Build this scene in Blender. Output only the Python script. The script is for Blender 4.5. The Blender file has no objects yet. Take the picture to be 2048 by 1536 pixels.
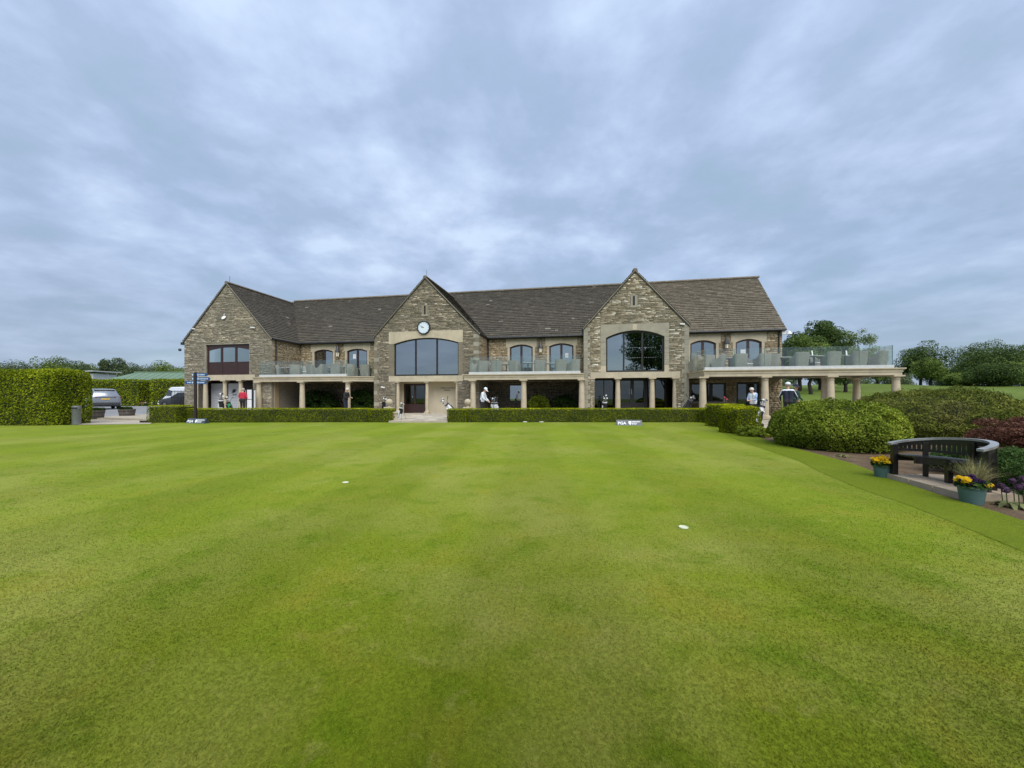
import bpy, bmesh, math, random
import numpy as np
from mathutils import Vector, Matrix

random.seed(7)
RNG = np.random.default_rng(7)
SC = bpy.context.scene
COL = SC.collection
R = math.radians

# ------------------------------------------------------------------ camera
F = 770.0          # focal length in pixels of a 2048 px wide picture
H0 = 1.3           # camera height above the lawn
HY = 793.0         # row of the horizon
cam_d = bpy.data.cameras.new('camera')
cam_d.sensor_width = 36.0
cam_d.lens = F / 2048.0 * 36.0
cam_d.shift_y = (HY - 768.0) / 2048.0
cam_d.clip_start = 0.05
cam_d.clip_end = 3000.0
cam = bpy.data.objects.new('camera', cam_d)
COL.objects.link(cam)
cam.location = (0, 0, H0)
cam.rotation_euler = (R(90), 0, 0)
SC.camera = cam

# ------------------------------------------------------------------ sky
SUN_EL, SUN_AZ = R(52), R(165)      # azimuth clockwise from +Y (behind the camera, a little right)
W = bpy.data.worlds.new('World')
SC.world = W
W.use_nodes = True
nt = W.node_tree
nt.nodes.clear()


def N(tree, kind, **kw):
    n = tree.nodes.new(kind)
    for k, v in kw.items():
        setattr(n, k, v)
    return n


def mathn(tree, op, a, b=None):
    n = N(tree, 'ShaderNodeMath', operation=op)
    for i, v in enumerate((a, b)):
        if v is None:
            continue
        if isinstance(v, (int, float)):
            n.inputs[i].default_value = v
        else:
            tree.links.new(v, n.inputs[i])
    return n.outputs[0]


def ramp(tree, fac, stops, interp='LINEAR'):
    n = N(tree, 'ShaderNodeValToRGB')
    n.color_ramp.interpolation = interp
    el = n.color_ramp.elements
    while len(el) < len(stops):
        el.new(0.5)
    for e, (p, c) in zip(el, stops):
        e.position = p
        e.color = (c[0], c[1], c[2], 1)
    tree.links.new(fac, n.inputs[0])
    return n.outputs[0]


def mixc(tree, fac, a, b, mode='MIX'):
    n = N(tree, 'ShaderNodeMix', data_type='RGBA', blend_type=mode)
    for i, v in ((0, fac), (6, a), (7, b)):
        if isinstance(v, (int, float)):
            n.inputs[i].default_value = v
        elif isinstance(v, tuple):
            n.inputs[i].default_value = (v[0], v[1], v[2], 1)
        else:
            tree.links.new(v, n.inputs[i])
    return n.outputs[2]


tc = N(nt, 'ShaderNodeTexCoord')
sep = N(nt, 'ShaderNodeSeparateXYZ')
nt.links.new(tc.outputs['Generated'], sep.inputs[0])
zz = mathn(nt, 'ADD', mathn(nt, 'MAXIMUM', sep.outputs[2], 0.0), 0.20)
cx = mathn(nt, 'DIVIDE', sep.outputs[0], zz)
cy = mathn(nt, 'DIVIDE', sep.outputs[1], zz)
comb = N(nt, 'ShaderNodeCombineXYZ')
nt.links.new(cx, comb.inputs[0])
nt.links.new(mathn(nt, 'MULTIPLY', cy, 1.0), comb.inputs[1])
comb.inputs[2].default_value = 3.7
n1 = N(nt, 'ShaderNodeTexNoise')
n1.inputs['Scale'].default_value = 2.3
n1.inputs['Detail'].default_value = 5.0
n1.inputs['Roughness'].default_value = 0.5
n1.inputs['Distortion'].default_value = 0.25
nt.links.new(comb.outputs[0], n1.inputs['Vector'])
n2 = N(nt, 'ShaderNodeTexNoise')
n2.inputs['Scale'].default_value = 5.2
n2.inputs['Detail'].default_value = 6.0
n2.inputs['Roughness'].default_value = 0.55
nt.links.new(comb.outputs[0], n2.inputs['Vector'])
n3 = N(nt, 'ShaderNodeTexNoise')
n3.inputs['Scale'].default_value = 0.8
n3.inputs['Detail'].default_value = 3.0
nt.links.new(comb.outputs[0], n3.inputs['Vector'])
cl = mathn(nt, 'ADD', mathn(nt, 'MULTIPLY', n1.outputs[0], 0.58),
           mathn(nt, 'ADD', mathn(nt, 'MULTIPLY', n2.outputs[0], 0.30), mathn(nt, 'MULTIPLY', n3.outputs[0], 0.12)))
SKYGAIN = 0.42
fade = ramp(nt, sep.outputs[2], [(0.02, (0.35, 0.35, 0.35)), (0.35, (1, 1, 1))])
cl = mathn(nt, 'ADD', mathn(nt, 'MULTIPLY', mathn(nt, 'SUBTRACT', cl, 0.49), fade), 0.49)
cloud = ramp(nt, cl, [(0.40, tuple(v * SKYGAIN for v in (3.75, 5.05, 6.75))),
                      (0.47, tuple(v * SKYGAIN for v in (4.2, 5.3, 7.35))),
                      (0.54, tuple(v * SKYGAIN for v in (5.05, 6.2, 8.55))),
                      (0.64, tuple(v * SKYGAIN for v in (6.6, 8.0, 10.2)))])
gap = ramp(nt, n3.outputs[0], [(0.40, (0.22, 0.22, 0.22)), (0.60, (0.06, 0.06, 0.06))])
sky = N(nt, 'ShaderNodeTexSky', sky_type='NISHITA')
sky.sun_disc = False
sky.sun_elevation = SUN_EL
sky.sun_rotation = SUN_AZ
sky.air_density = 1.0
sky.dust_density = 1.0
skyc = mixc(nt, 1.0, sky.outputs[0], (0.62, 0.70, 0.66), 'MULTIPLY')
el_ = ramp(nt, sep.outputs[2], [(0.0, (0.74, 0.74, 0.72)), (0.28, (0.92, 0.92, 0.92)), (0.65, (1.06, 1.06, 1.06))])
col = mixc(nt, 1.0, mixc(nt, gap, cloud, skyc), el_, 'MULTIPLY')
bg = N(nt, 'ShaderNodeBackground')
bg.inputs['Strength'].default_value = 0.1
nt.links.new(col, bg.inputs['Color'])
wo = N(nt, 'ShaderNodeOutputWorld')
nt.links.new(bg.outputs[0], wo.inputs['Surface'])

# ------------------------------------------------------------------ sun behind thin cloud
sd = bpy.data.lights.new('sun', 'SUN')
sd.energy = 1.5
sd.angle = R(60)
sd.color = (1.0, 0.965, 0.90)
so = bpy.data.objects.new('sun', sd)
COL.objects.link(so)
dirv = Vector((math.sin(SUN_AZ) * math.cos(SUN_EL), math.cos(SUN_AZ) * math.cos(SUN_EL), math.sin(SUN_EL)))
so.rotation_euler = dirv.to_track_quat('Z', 'Y').to_euler()
so.location = dirv * 60

vs = SC.view_settings
vs.view_transform = 'Standard'
vs.look = 'None'
vs.gamma = 1.0
vs.use_curve_mapping = False
vs.exposure = 1.35
SC.cycles.max_bounces = 8
SC.cycles.transparent_max_bounces = 12
SC.cycles.use_denoising = True

# ------------------------------------------------------------------ pixel helpers
CT, ST = math.cos(math.atan(0.1887)), math.sin(math.atan(0.1887))
OY = 24.27


def G(px, py, z=0.0):
    """ground point (at height z) seen at a pixel"""
    Y = (H0 - z) * F / (py - HY)
    return ((px - 1024) / F * Y, Y)


def PX(px, py, Y):
    return ((px - 1024) / F * Y, Y, H0 + (HY - py) / F * Y)


def LS(px, d):
    t = (px - 1024) / F
    return (t * (OY + d * CT) - d * ST) / (CT + t * ST)


def LZ(py, px, d):
    s = LS(px, d)
    Y = OY - s * ST + d * CT
    return H0 + (HY - py) / F * Y


def LW(s, d, z=0.0):
    return (s * CT + d * ST, OY - s * ST + d * CT, z)


# ------------------------------------------------------------------ materials
MATS = {}


def newmat(name):
    m = bpy.data.materials.new(name)
    m.use_nodes = True
    t = m.node_tree
    t.nodes.clear()
    out = N(t, 'ShaderNodeOutputMaterial')
    b = N(t, 'ShaderNodeBsdfPrincipled')
    t.links.new(b.outputs[0], out.inputs[0])
    MATS[name] = m
    return m, t, b, out


def noise(t, scale, detail=4, rough=0.55, vec=None, coord='Object', dist=0.0):
    n = N(t, 'ShaderNodeTexNoise')
    n.inputs['Scale'].default_value = scale
    n.inputs['Detail'].default_value = detail
    n.inputs['Roughness'].default_value = rough
    n.inputs['Distortion'].default_value = dist
    if vec is None:
        c = N(t, 'ShaderNodeTexCoord')
        vec = c.outputs[coord]
    t.links.new(vec, n.inputs['Vector'])
    return n.outputs[0]


def bump(t, b, h, strength=0.3, dist=0.02):
    n = N(t, 'ShaderNodeBump')
    n.inputs['Strength'].default_value = strength
    n.inputs['Distance'].default_value = dist
    t.links.new(h, n.inputs['Height'])
    t.links.new(n.outputs[0], b.inputs['Normal'])


def lerp3(a, b, f):
    return tuple(x + (y - x) * f for x, y in zip(a, b))


def simple(name, c, rough=0.6, metal=0.0, var=0.12, scale=6.0, bmp=0.0, coord='Object', spec=0.5):
    m, t, b, o = newmat(name)
    nz = noise(t, scale, 5, coord=coord)
    colr = ramp(t, nz, [(0.3, tuple(x * (1 - var) for x in c)), (0.7, tuple(min(1, x * (1 + var)) for x in c))])
    t.links.new(colr, b.inputs['Base Color'])
    b.inputs['Roughness'].default_value = rough
    b.inputs['Metallic'].default_value = metal
    b.inputs['Specular IOR Level'].default_value = spec
    if bmp:
        bump(t, b, noise(t, scale * 8, 4, coord=coord), bmp)
    return m


def island(name, stops, rough=0.85, nscale=9.0, nmix=0.35, bmp=0.35, bscale=40, big=None):
    """colour picked per separate piece, plus fine grain"""
    m, t, b, o = newmat(name)
    g = N(t, 'ShaderNodeNewGeometry')
    c = ramp(t, g.outputs['Random Per Island'], stops)
    nz = noise(t, nscale, 5)
    dk = ramp(t, nz, [(0.3, (0.62, 0.62, 0.62)), (0.7, (1.25, 1.25, 1.25))])
    c2 = mixc(t, nmix, c, mixc(t, 1.0, c, dk, 'MULTIPLY'))
    if big:
        bz = ramp(t, noise(t, big[0], 3), [(0.38, (0, 0, 0)), (0.62, (1, 1, 1))])
        c2 = mixc(t, mathn(t, 'MULTIPLY', bz, big[2]), c2, big[1])
    t.links.new(c2, b.inputs['Base Color'])
    b.inputs['Roughness'].default_value = rough
    b.inputs['Specular IOR Level'].default_value = 0.3
    if bmp:
        bump(t, b, noise(t, bscale, 4), bmp, 0.01)
    return m


def leafmat(name, dark, mid, light, trans=0.25, big=0.8, patch=None):
    m, t, b, o = newmat(name)
    g = N(t, 'ShaderNodeNewGeometry')
    c = ramp(t, g.outputs['Random Per Island'], [(0.0, dark), (0.5, mid), (0.92, light), (1.0, tuple(min(1, v * 1.25) for v in light))])
    nz = noise(t, big, 3)
    k = ramp(t, nz, [(0.35, (0.66, 0.70, 0.62)), (0.65, (1.30, 1.26, 1.15))])
    c = mixc(t, 1.0, c, k, 'MULTIPLY')
    if patch:
        pz = ramp(t, noise(t, patch[0], 4), [(0.52, (0, 0, 0)), (0.66, (1, 1, 1))])
        c = mixc(t, mathn(t, 'MULTIPLY', pz, patch[2]), c, patch[1])
    t.links.new(c, b.inputs['Base Color'])
    b.inputs['Roughness'].default_value = 0.6
    b.inputs['Specular IOR Level'].default_value = 0.05
    tr = N(t, 'ShaderNodeBsdfTranslucent')
    t.links.new(c, tr.inputs['Color'])
    mx = N(t, 'ShaderNodeMixShader')
    mx.inputs[0].default_value = trans
    t.links.new(b.outputs[0], mx.inputs[1])
    t.links.new(tr.outputs[0], mx.inputs[2])
    t.links.new(mx.outputs[0], o.inputs[0])
    return m


def glassmat(name, tint, gloss, rough=0.01):
    m, t, b, o = newmat(name)
    t.nodes.remove(b)
    tr = N(t, 'ShaderNodeBsdfTransparent')
    tr.inputs[0].default_value = (*tint, 1)
    gl = N(t, 'ShaderNodeBsdfGlossy')
    gl.inputs['Roughness'].default_value = rough
    gl.inputs['Color'].default_value = (0.93, 0.98, 0.97, 1)
    fr = N(t, 'ShaderNodeLayerWeight')
    fr.inputs['Blend'].default_value = 0.25
    f = mathn(t, 'ADD', mathn(t, 'MULTIPLY', fr.outputs['Fresnel'], 0.3), gloss)
    mx = N(t, 'ShaderNodeMixShader')
    t.links.new(f, mx.inputs[0])
    t.links.new(tr.outputs[0], mx.inputs[1])
    t.links.new(gl.outputs[0], mx.inputs[2])
    t.links.new(mx.outputs[0], o.inputs[0])
    return m


# stone
island('stone_left', [(0, (0.169, 0.143, 0.101)), (.3, (0.281, 0.240, 0.168)), (.65, (0.380, 0.328, 0.235)), (.9, (0.506, 0.439, 0.323)), (1, (0.704, 0.630, 0.497))], big=(0.45, (0.190, 0.178, 0.142), .55))
island('stone_mid', [(0, (0.133, 0.117, 0.081)), (.35, (0.218, 0.185, 0.135)), (.7, (0.289, 0.246, 0.174)), (.92, (0.380, 0.322, 0.229)), (1, (0.591, 0.534, 0.431))], big=(0.4, (0.169, 0.151, 0.108), .5))
island('stone_right', [(0, (0.183, 0.151, 0.095)), (.35, (0.281, 0.235, 0.154)), (.68, (0.408, 0.342, 0.229)), (.84, (0.704, 0.610, 0.445)), (1, (0.850, 0.850, 0.739))], big=(0.5, (0.225, 0.199, 0.142), .5))
island('stone_shaded', [(0, (.060, .048, .032)), (.5, (.095, .078, .054)), (1, (.15, .125, .09))])  # darkened rubble: the recess shade under the balconies is put into its colour
island('stone_warm', [(0, (0.230, 0.168, 0.095)), (.4, (0.345, 0.263, 0.158)), (.75, (0.437, 0.347, 0.215)), (1, (0.575, 0.482, 0.326))], big=(0.5, (0.287, 0.218, 0.131), .4))
simple('mortar', (.25, .225, .175), .95, var=.2, scale=8, bmp=.3)
def limestone(name, c, dirt, amt):
    m, t, b, o = newmat(name)
    nz = noise(t, 3.0, 6, .6)
    st = noise(t, 0.9, 5, .65, dist=.5)
    base = ramp(t, nz, [(.3, tuple(v * .86 for v in c)), (.7, tuple(v * 1.08 for v in c))])
    f = ramp(t, st, [(.45, (0, 0, 0)), (.72, (1, 1, 1))])
    t.links.new(mixc(t, mathn(t, 'MULTIPLY', f, amt), base, dirt), b.inputs['Base Color'])
    b.inputs['Roughness'].default_value = .85
    b.inputs['Specular IOR Level'].default_value = .3
    bump(t, b, noise(t, 45, 5), .2, .01)
    return m


limestone('lime_cream', (.50, .435, .315), (.30, .27, .20), .55)
limestone('lime_grey', (.33, .305, .235), (.19, .18, .14), .6)
limestone('lime_mid', (.205, .18, .13), (.15, .135, .10), .6)
limestone('lime_column', (.47, .40, .285), (.32, .28, .20), .5)
simple('curb_white', (.50, .52, .52), .6, var=.08)
simple('render_cream', (.56, .49, .36), .9, var=.06, scale=2)
island('roof_dark', [(0, (0.063, 0.056, 0.044)), (.5, (0.076, 0.067, 0.052)), (.9, (0.091, 0.080, 0.061)), (.992, (0.108, 0.095, 0.072)), (1, (0.324, 0.296, 0.248))], big=(.6, (0.065, 0.057, 0.046), .5))
island('roof_brown', [(0, (0.106, 0.089, 0.064)), (.5, (0.132, 0.110, 0.079)), (.9, (0.160, 0.135, 0.098)), (1, (0.194, 0.167, 0.123))], big=(.6, (0.108, 0.093, 0.068), .45))
simple('ridge_stone', (.16, .135, .10), .9, var=.25, scale=4)
simple('under_roof', (.04, .037, .033), .9)
simple('gutter_black', (.018, .019, .020), .4)
simple('frame_brown', (.040, .018, .016), .4, var=.2)
simple('frame_dark', (.018, .015, .014), .4, var=.2)
glassmat('window_glass', (.30, .33, .34), .40)
glassmat('door_glass', (.22, .25, .25), .10)
glassmat('balcony_glass', (.94, .965, .95), .05)
simple('glass_edge', (.05, .16, .13), .2)
simple('steel', (.55, .55, .55), .3, .9)
simple('curtain', (.55, .58, .50), .9, scale=12)
simple('interior', (.10, .09, .08), .9)
simple('deck_shaded', (.13, .115, .09), .9)  # deck and soffit colour lowered to paint in the shade below the balconies
simple('white_panel', (.70, .71, .74), .5, var=.03)
simple('white_paint', (.75, .75, .73), .5, var=.04)
simple('grey_line', (.42, .44, .50), .6)
simple('black', (.012, .012, .013), .5)
simple('dark_grey', (.04, .042, .045), .5)
simple('clock_face', (.66, .74, .80), .4, var=.03)
simple('clock_rim', (.012, .02, .022), .35)
simple('clock_hand', (.16, .24, .28), .5)
simple('bulb_glass', (.80, .74, .58), .3)
simple('wicker', (.30, .29, .25), .8, var=.25, scale=30, bmp=.6)
simple('cushion', (.52, .54, .52), .9)
simple('table_top', (.42, .43, .42), .6)
simple('table_leg', (.06, .06, .06), .4)
# ground
def groundmat(name, stops, scale, fine, bm=.5, stripes=None, patch=None, rough=.8, sheen=0.0):
    m, t, b, o = newmat(name)
    wp = N(t, 'ShaderNodeNewGeometry').outputs['Position']
    a = noise(t, scale, 5, .6, wp)
    c = ramp(t, a, stops)
    f1 = noise(t, fine, 5, .7, wp)
    k = ramp(t, f1, [(.3, (.68, .70, .62)), (.5, (1, 1, 1)), (.72, (1.38, 1.32, 1.25))])
    c = mixc(t, .8, c, mixc(t, 1.0, c, k, 'MULTIPLY'))
    if patch:
        for (ps, pc, pa, lo, hi) in patch:
            pz = ramp(t, noise(t, ps, 4, .6, wp, dist=.4), [(lo, (0, 0, 0)), (hi, (1, 1, 1))])
            c = mixc(t, mathn(t, 'MULTIPLY', pz, pa), c, mixc(t, 1.0, pc, k, 'MULTIPLY'))
    if stripes:
        mp = N(t, 'ShaderNodeMapping')
        mp.inputs['Rotation'].default_value = (0, 0, stripes[1])
        t.links.new(wp, mp.inputs[0])
        wv = N(t, 'ShaderNodeTexWave', wave_type='BANDS', bands_direction='X')
        wv.inputs['Scale'].default_value = stripes[0]
        wv.inputs['Distortion'].default_value = .5
        wv.inputs['Detail'].default_value = 2
        wv.inputs['Detail Scale'].default_value = .6
        t.links.new(mp.outputs[0], wv.inputs[0])
        kk = ramp(t, wv.outputs[1], [(.35, (1 - stripes[2],) * 3), (.65, (1 + stripes[2],) * 3)])
        c = mixc(t, 1.0, c, kk, 'MULTIPLY')
    t.links.new(c, b.inputs['Base Color'])
    b.inputs['Roughness'].default_value = rough
    b.inputs['Specular IOR Level'].default_value = .04
    if sheen:
        b.inputs['Sheen Weight'].default_value = sheen
        b.inputs['Sheen Roughness'].default_value = .38
        b.inputs['Sheen Tint'].default_value = (.62, .78, .08, 1)
    hh = mathn(t, 'ADD', f1, mathn(t, 'MULTIPLY', noise(t, fine * 3.2, 3, .55, wp), .5))
    bump(t, b, hh, bm, .02)
    return m


groundmat('green_turf', [(.30, (.076, .108, .005)), (.5, (.110, .138, .009)), (.70, (.148, .166, .015))], .42, 38, .3,
          stripes=(.14, R(3), .10), patch=[(.30, (.185, .180, .046), .9, .44, .60), (2.4, (.058, .102, .002), .65, .52, .66), (6.0, (.20, .185, .05), .45, .57, .70), (1.3, (.165, .150, .018), .6, .54, .66)], sheen=.8)
groundmat('fringe_turf', [(.3, (.078, .108, .006)), (.6, (.104, .134, .010)), (.75, (.132, .155, .018))], .8, 20, .8, sheen=.4)
groundmat('fairway_turf', [(.3, (.062, .092, .022)), (.5, (.085, .115, .030)), (.7, (.110, .135, .042))], .06, 3.0, .5, stripes=(.012, R(75), .10), sheen=.3)
groundmat('soil', [(.3, (.10, .070, .045)), (.6, (.16, .115, .075)), (.8, (.22, .165, .115))], 3, 30, 1.0)
groundmat('paving', [(.3, (.34, .30, .24)), (.6, (.42, .375, .30)), (.8, (.50, .45, .37))], 1.2, 14, .3)
groundmat('asphalt', [(.3, (.20, .205, .215)), (.6, (.25, .255, .265)), (.8, (.29, .295, .30))], .5, 30, .3)
island('slab_stone', [(0, (.34, .30, .235)), (.5, (.41, .365, .29)), (1, (.48, .435, .35))], bmp=.25)
island('plinth_stone', [(0, (0.288, 0.229, 0.165)), (.5, (0.352, 0.285, 0.208)), (1, (0.416, 0.340, 0.251))], bmp=.4)
# foliage
leafmat('hedge_leaf', (.070, .105, .003), (.140, .180, .005), (.25, .285, .010), .25, 1.6)
leafmat('hedge_new', (.22, .26, .006), (.34, .37, .010), (.46, .48, .02), .3, 2.0)
leafmat('beech_leaf', (0.086, 0.129, 0.005), (0.167, 0.218, 0.010), (0.287, 0.325, 0.022), .3, .7)
leafmat('bush_leaf', (.085, .125, .010), (.150, .205, .020), (.28, .33, .055), .25, 1.0)
leafmat('juniper_leaf', (.055, .075, .012), (.110, .135, .022), (.200, .215, .045), .18, .9, patch=(1.0, (.17, .15, .05), .5))
leafmat('maple_leaf', (.085, .034, .028), (.140, .058, .045), (.22, .11, .08), .2, .9)
leafmat('tree_dark', (0.039, 0.075, 0.026), (0.072, 0.115, 0.036), (0.124, 0.175, 0.050), .25, .25)
leafmat('tree_mid', (.075, .125, .030), (.13, .19, .046), (.21, .27, .07), .3, .25)
leafmat('tree_pale', (.13, .18, .075), (.21, .27, .12), (.30, .36, .18), .3, .3)
leafmat('tree_hazed', (.085, .125, .070), (.125, .170, .090), (.18, .22, .12), .25, .15)  # lightened and greyed: distance haze mixed into the leaf colour
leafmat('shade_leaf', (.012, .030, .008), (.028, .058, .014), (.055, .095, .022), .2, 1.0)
leafmat('lime_leaf', (.08, .12, .010), (.14, .19, .016), (.22, .27, .03), .25, 1.5)
leafmat('bed_leaf', (.030, .070, .018), (.060, .115, .030), (.11, .18, .05), .25, 2)
leafmat('straw_blade', (.16, .15, .06), (.24, .22, .10), (.36, .33, .18), .2, 3)
leafmat('hosta_leaf', (.07, .09, .035), (.13, .15, .06), (.34, .34, .20), .2, 3)
leafmat('yellow_petal', (.48, .26, .004), (.55, .34, .006), (.60, .42, .02), .2, 3)
leafmat('orange_petal', (.48, .07, .004), (.52, .11, .005), (.55, .17, .008), .2, 3)
leafmat('purple_petal', (.012, .006, .025), (.022, .010, .045), (.05, .02, .09), .1, 3)
leafmat('allium_petal', (.075, .042, .085), (.11, .065, .125), (.16, .10, .18), .2, 3)
leafmat('pink_petal', (.70, .25, .30), (.80, .45, .50), (.85, .75, .75), .2, 3)
simple('bark', (.075, .06, .045), .95, var=.3, scale=6, bmp=.8)
simple('bark_dark', (.030, .024, .019), .95, var=.3, scale=6, bmp=.8)
# small things
simple('bench_paint', (.012, .010, .010), .28, var=.3, scale=9)
simple('bench_rail_sheen', (.22, .22, .21), .22, var=.35, scale=5)  # pale base colour stands in for the specular shine along the top rail
simple('pot_glaze', (.070, .135, .125), .45, var=.18, scale=4)
simple('finger_blue', (.018, .075, .21), .4)
simple('print_pale', (.50, .60, .75), .5)
simple('print_white', (.82, .84, .86), .5, var=.02)
simple('sign_slate', (.045, .060, .072), .4)
simple('post_brown', (.028, .017, .014), .5)
simple('bin_grey', (.16, .17, .165), .45, .2)
simple('barrel_wood', (.10, .085, .07), .8, var=.3, scale=8, bmp=.5)
simple('car_silver', (.32, .34, .37), .25, .6, var=.02)
simple('van_white', (.72, .75, .78), .3, var=.02)
simple('car_glass', (.015, .018, .02), .05)
simple('tyre', (.012, .012, .012), .8)
simple('tail_red', (.25, .01, .01), .3)
simple('plate_yellow', (.70, .45, .06), .4)
simple('plastic_black', (.015, .015, .016), .45)
simple('green_sheet', (.125, .195, .125), .55, var=.1, scale=1)
simple('green_wall', (.012, .050, .038), .6)
simple('far_grey', (.40, .43, .42), .6)
simple('cup_white', (.60, .62, .45), .6, var=.05)
simple('skin', (.52, .30, .21), .5, var=.06)
simple('eye_dark', (.03, .02, .018), .3)
simple('hair_grey', (.34, .33, .31), .8, var=.2, scale=60)
simple('hair_white', (.58, .55, .50), .8, var=.15, scale=60)
simple('cloth_red', (.42, .018, .045), .85, var=.1, scale=20)
simple('cloth_black', (.016, .016, .018), .85, var=.2, scale=20)
simple('cloth_navy', (.012, .017, .035), .85, var=.2, scale=20)
simple('cloth_white', (.70, .75, .80), .85, var=.05, scale=20)
simple('cloth_blue', (.28, .42, .62), .85, var=.06, scale=20)
simple('cloth_green', (.012, .045, .032), .85, var=.2, scale=20)
simple('bag_white', (.72, .73, .74), .5, var=.04)
simple('bag_black', (.014, .014, .015), .5)
simple('bag_green', (.04, .30, .12), .5)
simple('bag_red', (.60, .05, .06), .5)
simple('bag_blue', (.08, .33, .62), .5)

# ------------------------------------------------------------------ mesh helpers
class MB:
    def __init__(self):
        self.v, self.f, self.m = [], [], []

    def add(self, vs_, fs, mi=0):
        o = len(self.v)
        self.v.extend([tuple(p) for p in vs_])
        self.f.extend([tuple(i + o for i in f) for f in fs])
        self.m.extend([mi] * len(fs))
        return self

    def box(self, x0, x1, y0, y1, z0, z1, mi=0):
        v = [(x0, y0, z0), (x1, y0, z0), (x1, y1, z0), (x0, y1, z0), (x0, y0, z1), (x1, y0, z1), (x1, y1, z1), (x0, y1, z1)]
        return self.add(v, [(0, 3, 2, 1), (4, 5, 6, 7), (0, 1, 5, 4), (1, 2, 6, 5), (2, 3, 7, 6), (3, 0, 4, 7)], mi)

    def obox(self, c, ax, ay, az, mi=0):
        """box from a centre and three half-axis vectors"""
        c, ax, ay, az = (Vector(q) for q in (c, ax, ay, az))
        v = [c + a * ax + b * ay + d * az for d in (-1, 1) for (a, b) in ((-1, -1), (1, -1), (1, 1), (-1, 1))]
        return self.add(v, [(0, 3, 2, 1), (4, 5, 6, 7), (0, 1, 5, 4), (1, 2, 6, 5), (2, 3, 7, 6), (3, 0, 4, 7)], mi)

    def prism(self, poly, fn, a, b, mi=0):
        """poly: 2-D loop, fn(p, t) -> 3-D point; extruded from a to b"""
        n = len(poly)
        v = [fn(p, a) for p in poly] + [fn(p, b) for p in poly]
        fs = [tuple(range(n - 1, -1, -1)), tuple(range(n, 2 * n))]
        fs += [(i, (i + 1) % n, (i + 1) % n + n, i + n) for i in range(n)]
        return self.add(v, fs, mi)

    def lathe(self, prof, c=(0, 0, 0), n=16, sx=1, sy=1, mi=0, caps=True):
        v, fs = [], []
        for (r, z) in prof:
            for k in range(n):
                a = 2 * math.pi * k / n
                v.append((c[0] + r * sx * math.cos(a), c[1] + r * sy * math.sin(a), c[2] + z))
        for i in range(len(prof) - 1):
            for k in range(n):
                k2 = (k + 1) % n
                fs.append((i * n + k, i * n + k2, (i + 1) * n + k2, (i + 1) * n + k))
        if caps:
            fs.append(tuple(range(n - 1, -1, -1)))
            fs.append(tuple((len(prof) - 1) * n + k for k in range(n)))
        return self.add(v, fs, mi)

    def tube(self, pts, r, n=8, mi=0):
        pts = [Vector(p) for p in pts]
        rr = r if isinstance(r, (list, tuple)) else [r] * len(pts)
        v, fs = [], []
        prev = None
        for i, p in enumerate(pts):
            d = (pts[min(i + 1, len(pts) - 1)] - pts[max(i - 1, 0)]).normalized()
            if prev is None:
                a = d.orthogonal().normalized()
            else:
                a = (prev - d * prev.dot(d))
                a = a.normalized() if a.length > 1e-6 else d.orthogonal().normalized()
            prev = a
            b = d.cross(a)
            for k in range(n):
                t = 2 * math.pi * k / n
                v.append(p + (a * math.cos(t) + b * math.sin(t)) * rr[i])
        for i in range(len(pts) - 1):
            for k in range(n):
                k2 = (k + 1) % n
                fs.append((i * n + k, i * n + k2, (i + 1) * n + k2, (i + 1) * n + k))
        fs.append(tuple(range(n - 1, -1, -1)))
        fs.append(tuple((len(pts) - 1) * n + k for k in range(n)))
        return self.add(v, fs, mi)

    def ball(self, c, r, sx=1, sy=1, sz=1, n=14, m=8, mi=0):
        prof = [(max(1e-4, r * math.sin(math.pi * i / m)), -r * sz * math.cos(math.pi * i / m)) for i in range(m + 1)]
        return self.lathe(prof, c, n, sx, sy, mi)

    def build(self, name, mat, parent=None, smooth=None, bevel=0):
        me = bpy.data.meshes.new(name)
        me.from_pydata(self.v, [], self.f)
        return finish(name, me, mat, parent, smooth, bevel, self.m)


def finish(name, me, mat, parent=None, smooth=None, bevel=0, mi=None):
    mats = mat if isinstance(mat, (list, tuple)) else [mat]
    for k in mats:
        me.materials.append(MATS[k])
    if len(mats) > 1 and mi is not None:
        me.polygons.foreach_set('material_index', mi)
    if smooth is not None:
        me.polygons.foreach_set('use_smooth', [True] * len(me.polygons))
        me.update()
        me.set_sharp_from_angle(angle=R(smooth))
    me.update()
    o = bpy.data.objects.new(name, me)
    COL.objects.link(o)
    if parent is not None:
        o.parent = parent
    if bevel:
        b = o.modifiers.new('bevel', 'BEVEL')
        b.width = bevel
        b.segments = 2
        b.limit_method = 'ANGLE'
    return o


def npmesh(name, V, Fq, mat, parent=None, kind=None):
    """numpy verts (n,3) and faces (m,k) -> object"""
    me = bpy.data.meshes.new(name)
    k = Fq.shape[1]
    me.vertices.add(len(V))
    me.vertices.foreach_set('co', np.ascontiguousarray(V, dtype=np.float32).ravel())
    me.loops.add(Fq.size)
    me.loops.foreach_set('vertex_index', np.ascontiguousarray(Fq, dtype=np.int32).ravel())
    me.polygons.add(len(Fq))
    me.polygons.foreach_set('loop_start', np.arange(0, Fq.size, k, dtype=np.int32))
    me.polygons.foreach_set('loop_total', np.full(len(Fq), k, dtype=np.int32))
    me.update(calc_edges=True)
    me.validate()
    o = finish(name, me, mat, parent)
    if kind:
        o['kind'] = kind
    return o


def tag(o, label, cat, group=None):
    o['label'] = label
    o['category'] = cat
    if group:
        o['group'] = group
    return o


def thing(name, label, cat, loc=(0, 0, 0), rz=0.0, group=None):
    o = bpy.data.objects.new(name, None)
    o.empty_display_size = .2
    COL.objects.link(o)
    o.location = loc
    o.rotation_euler = (0, 0, rz)
    return tag(o, label, cat, group)


def struct(o):
    o['kind'] = 'structure'
    return o


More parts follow.
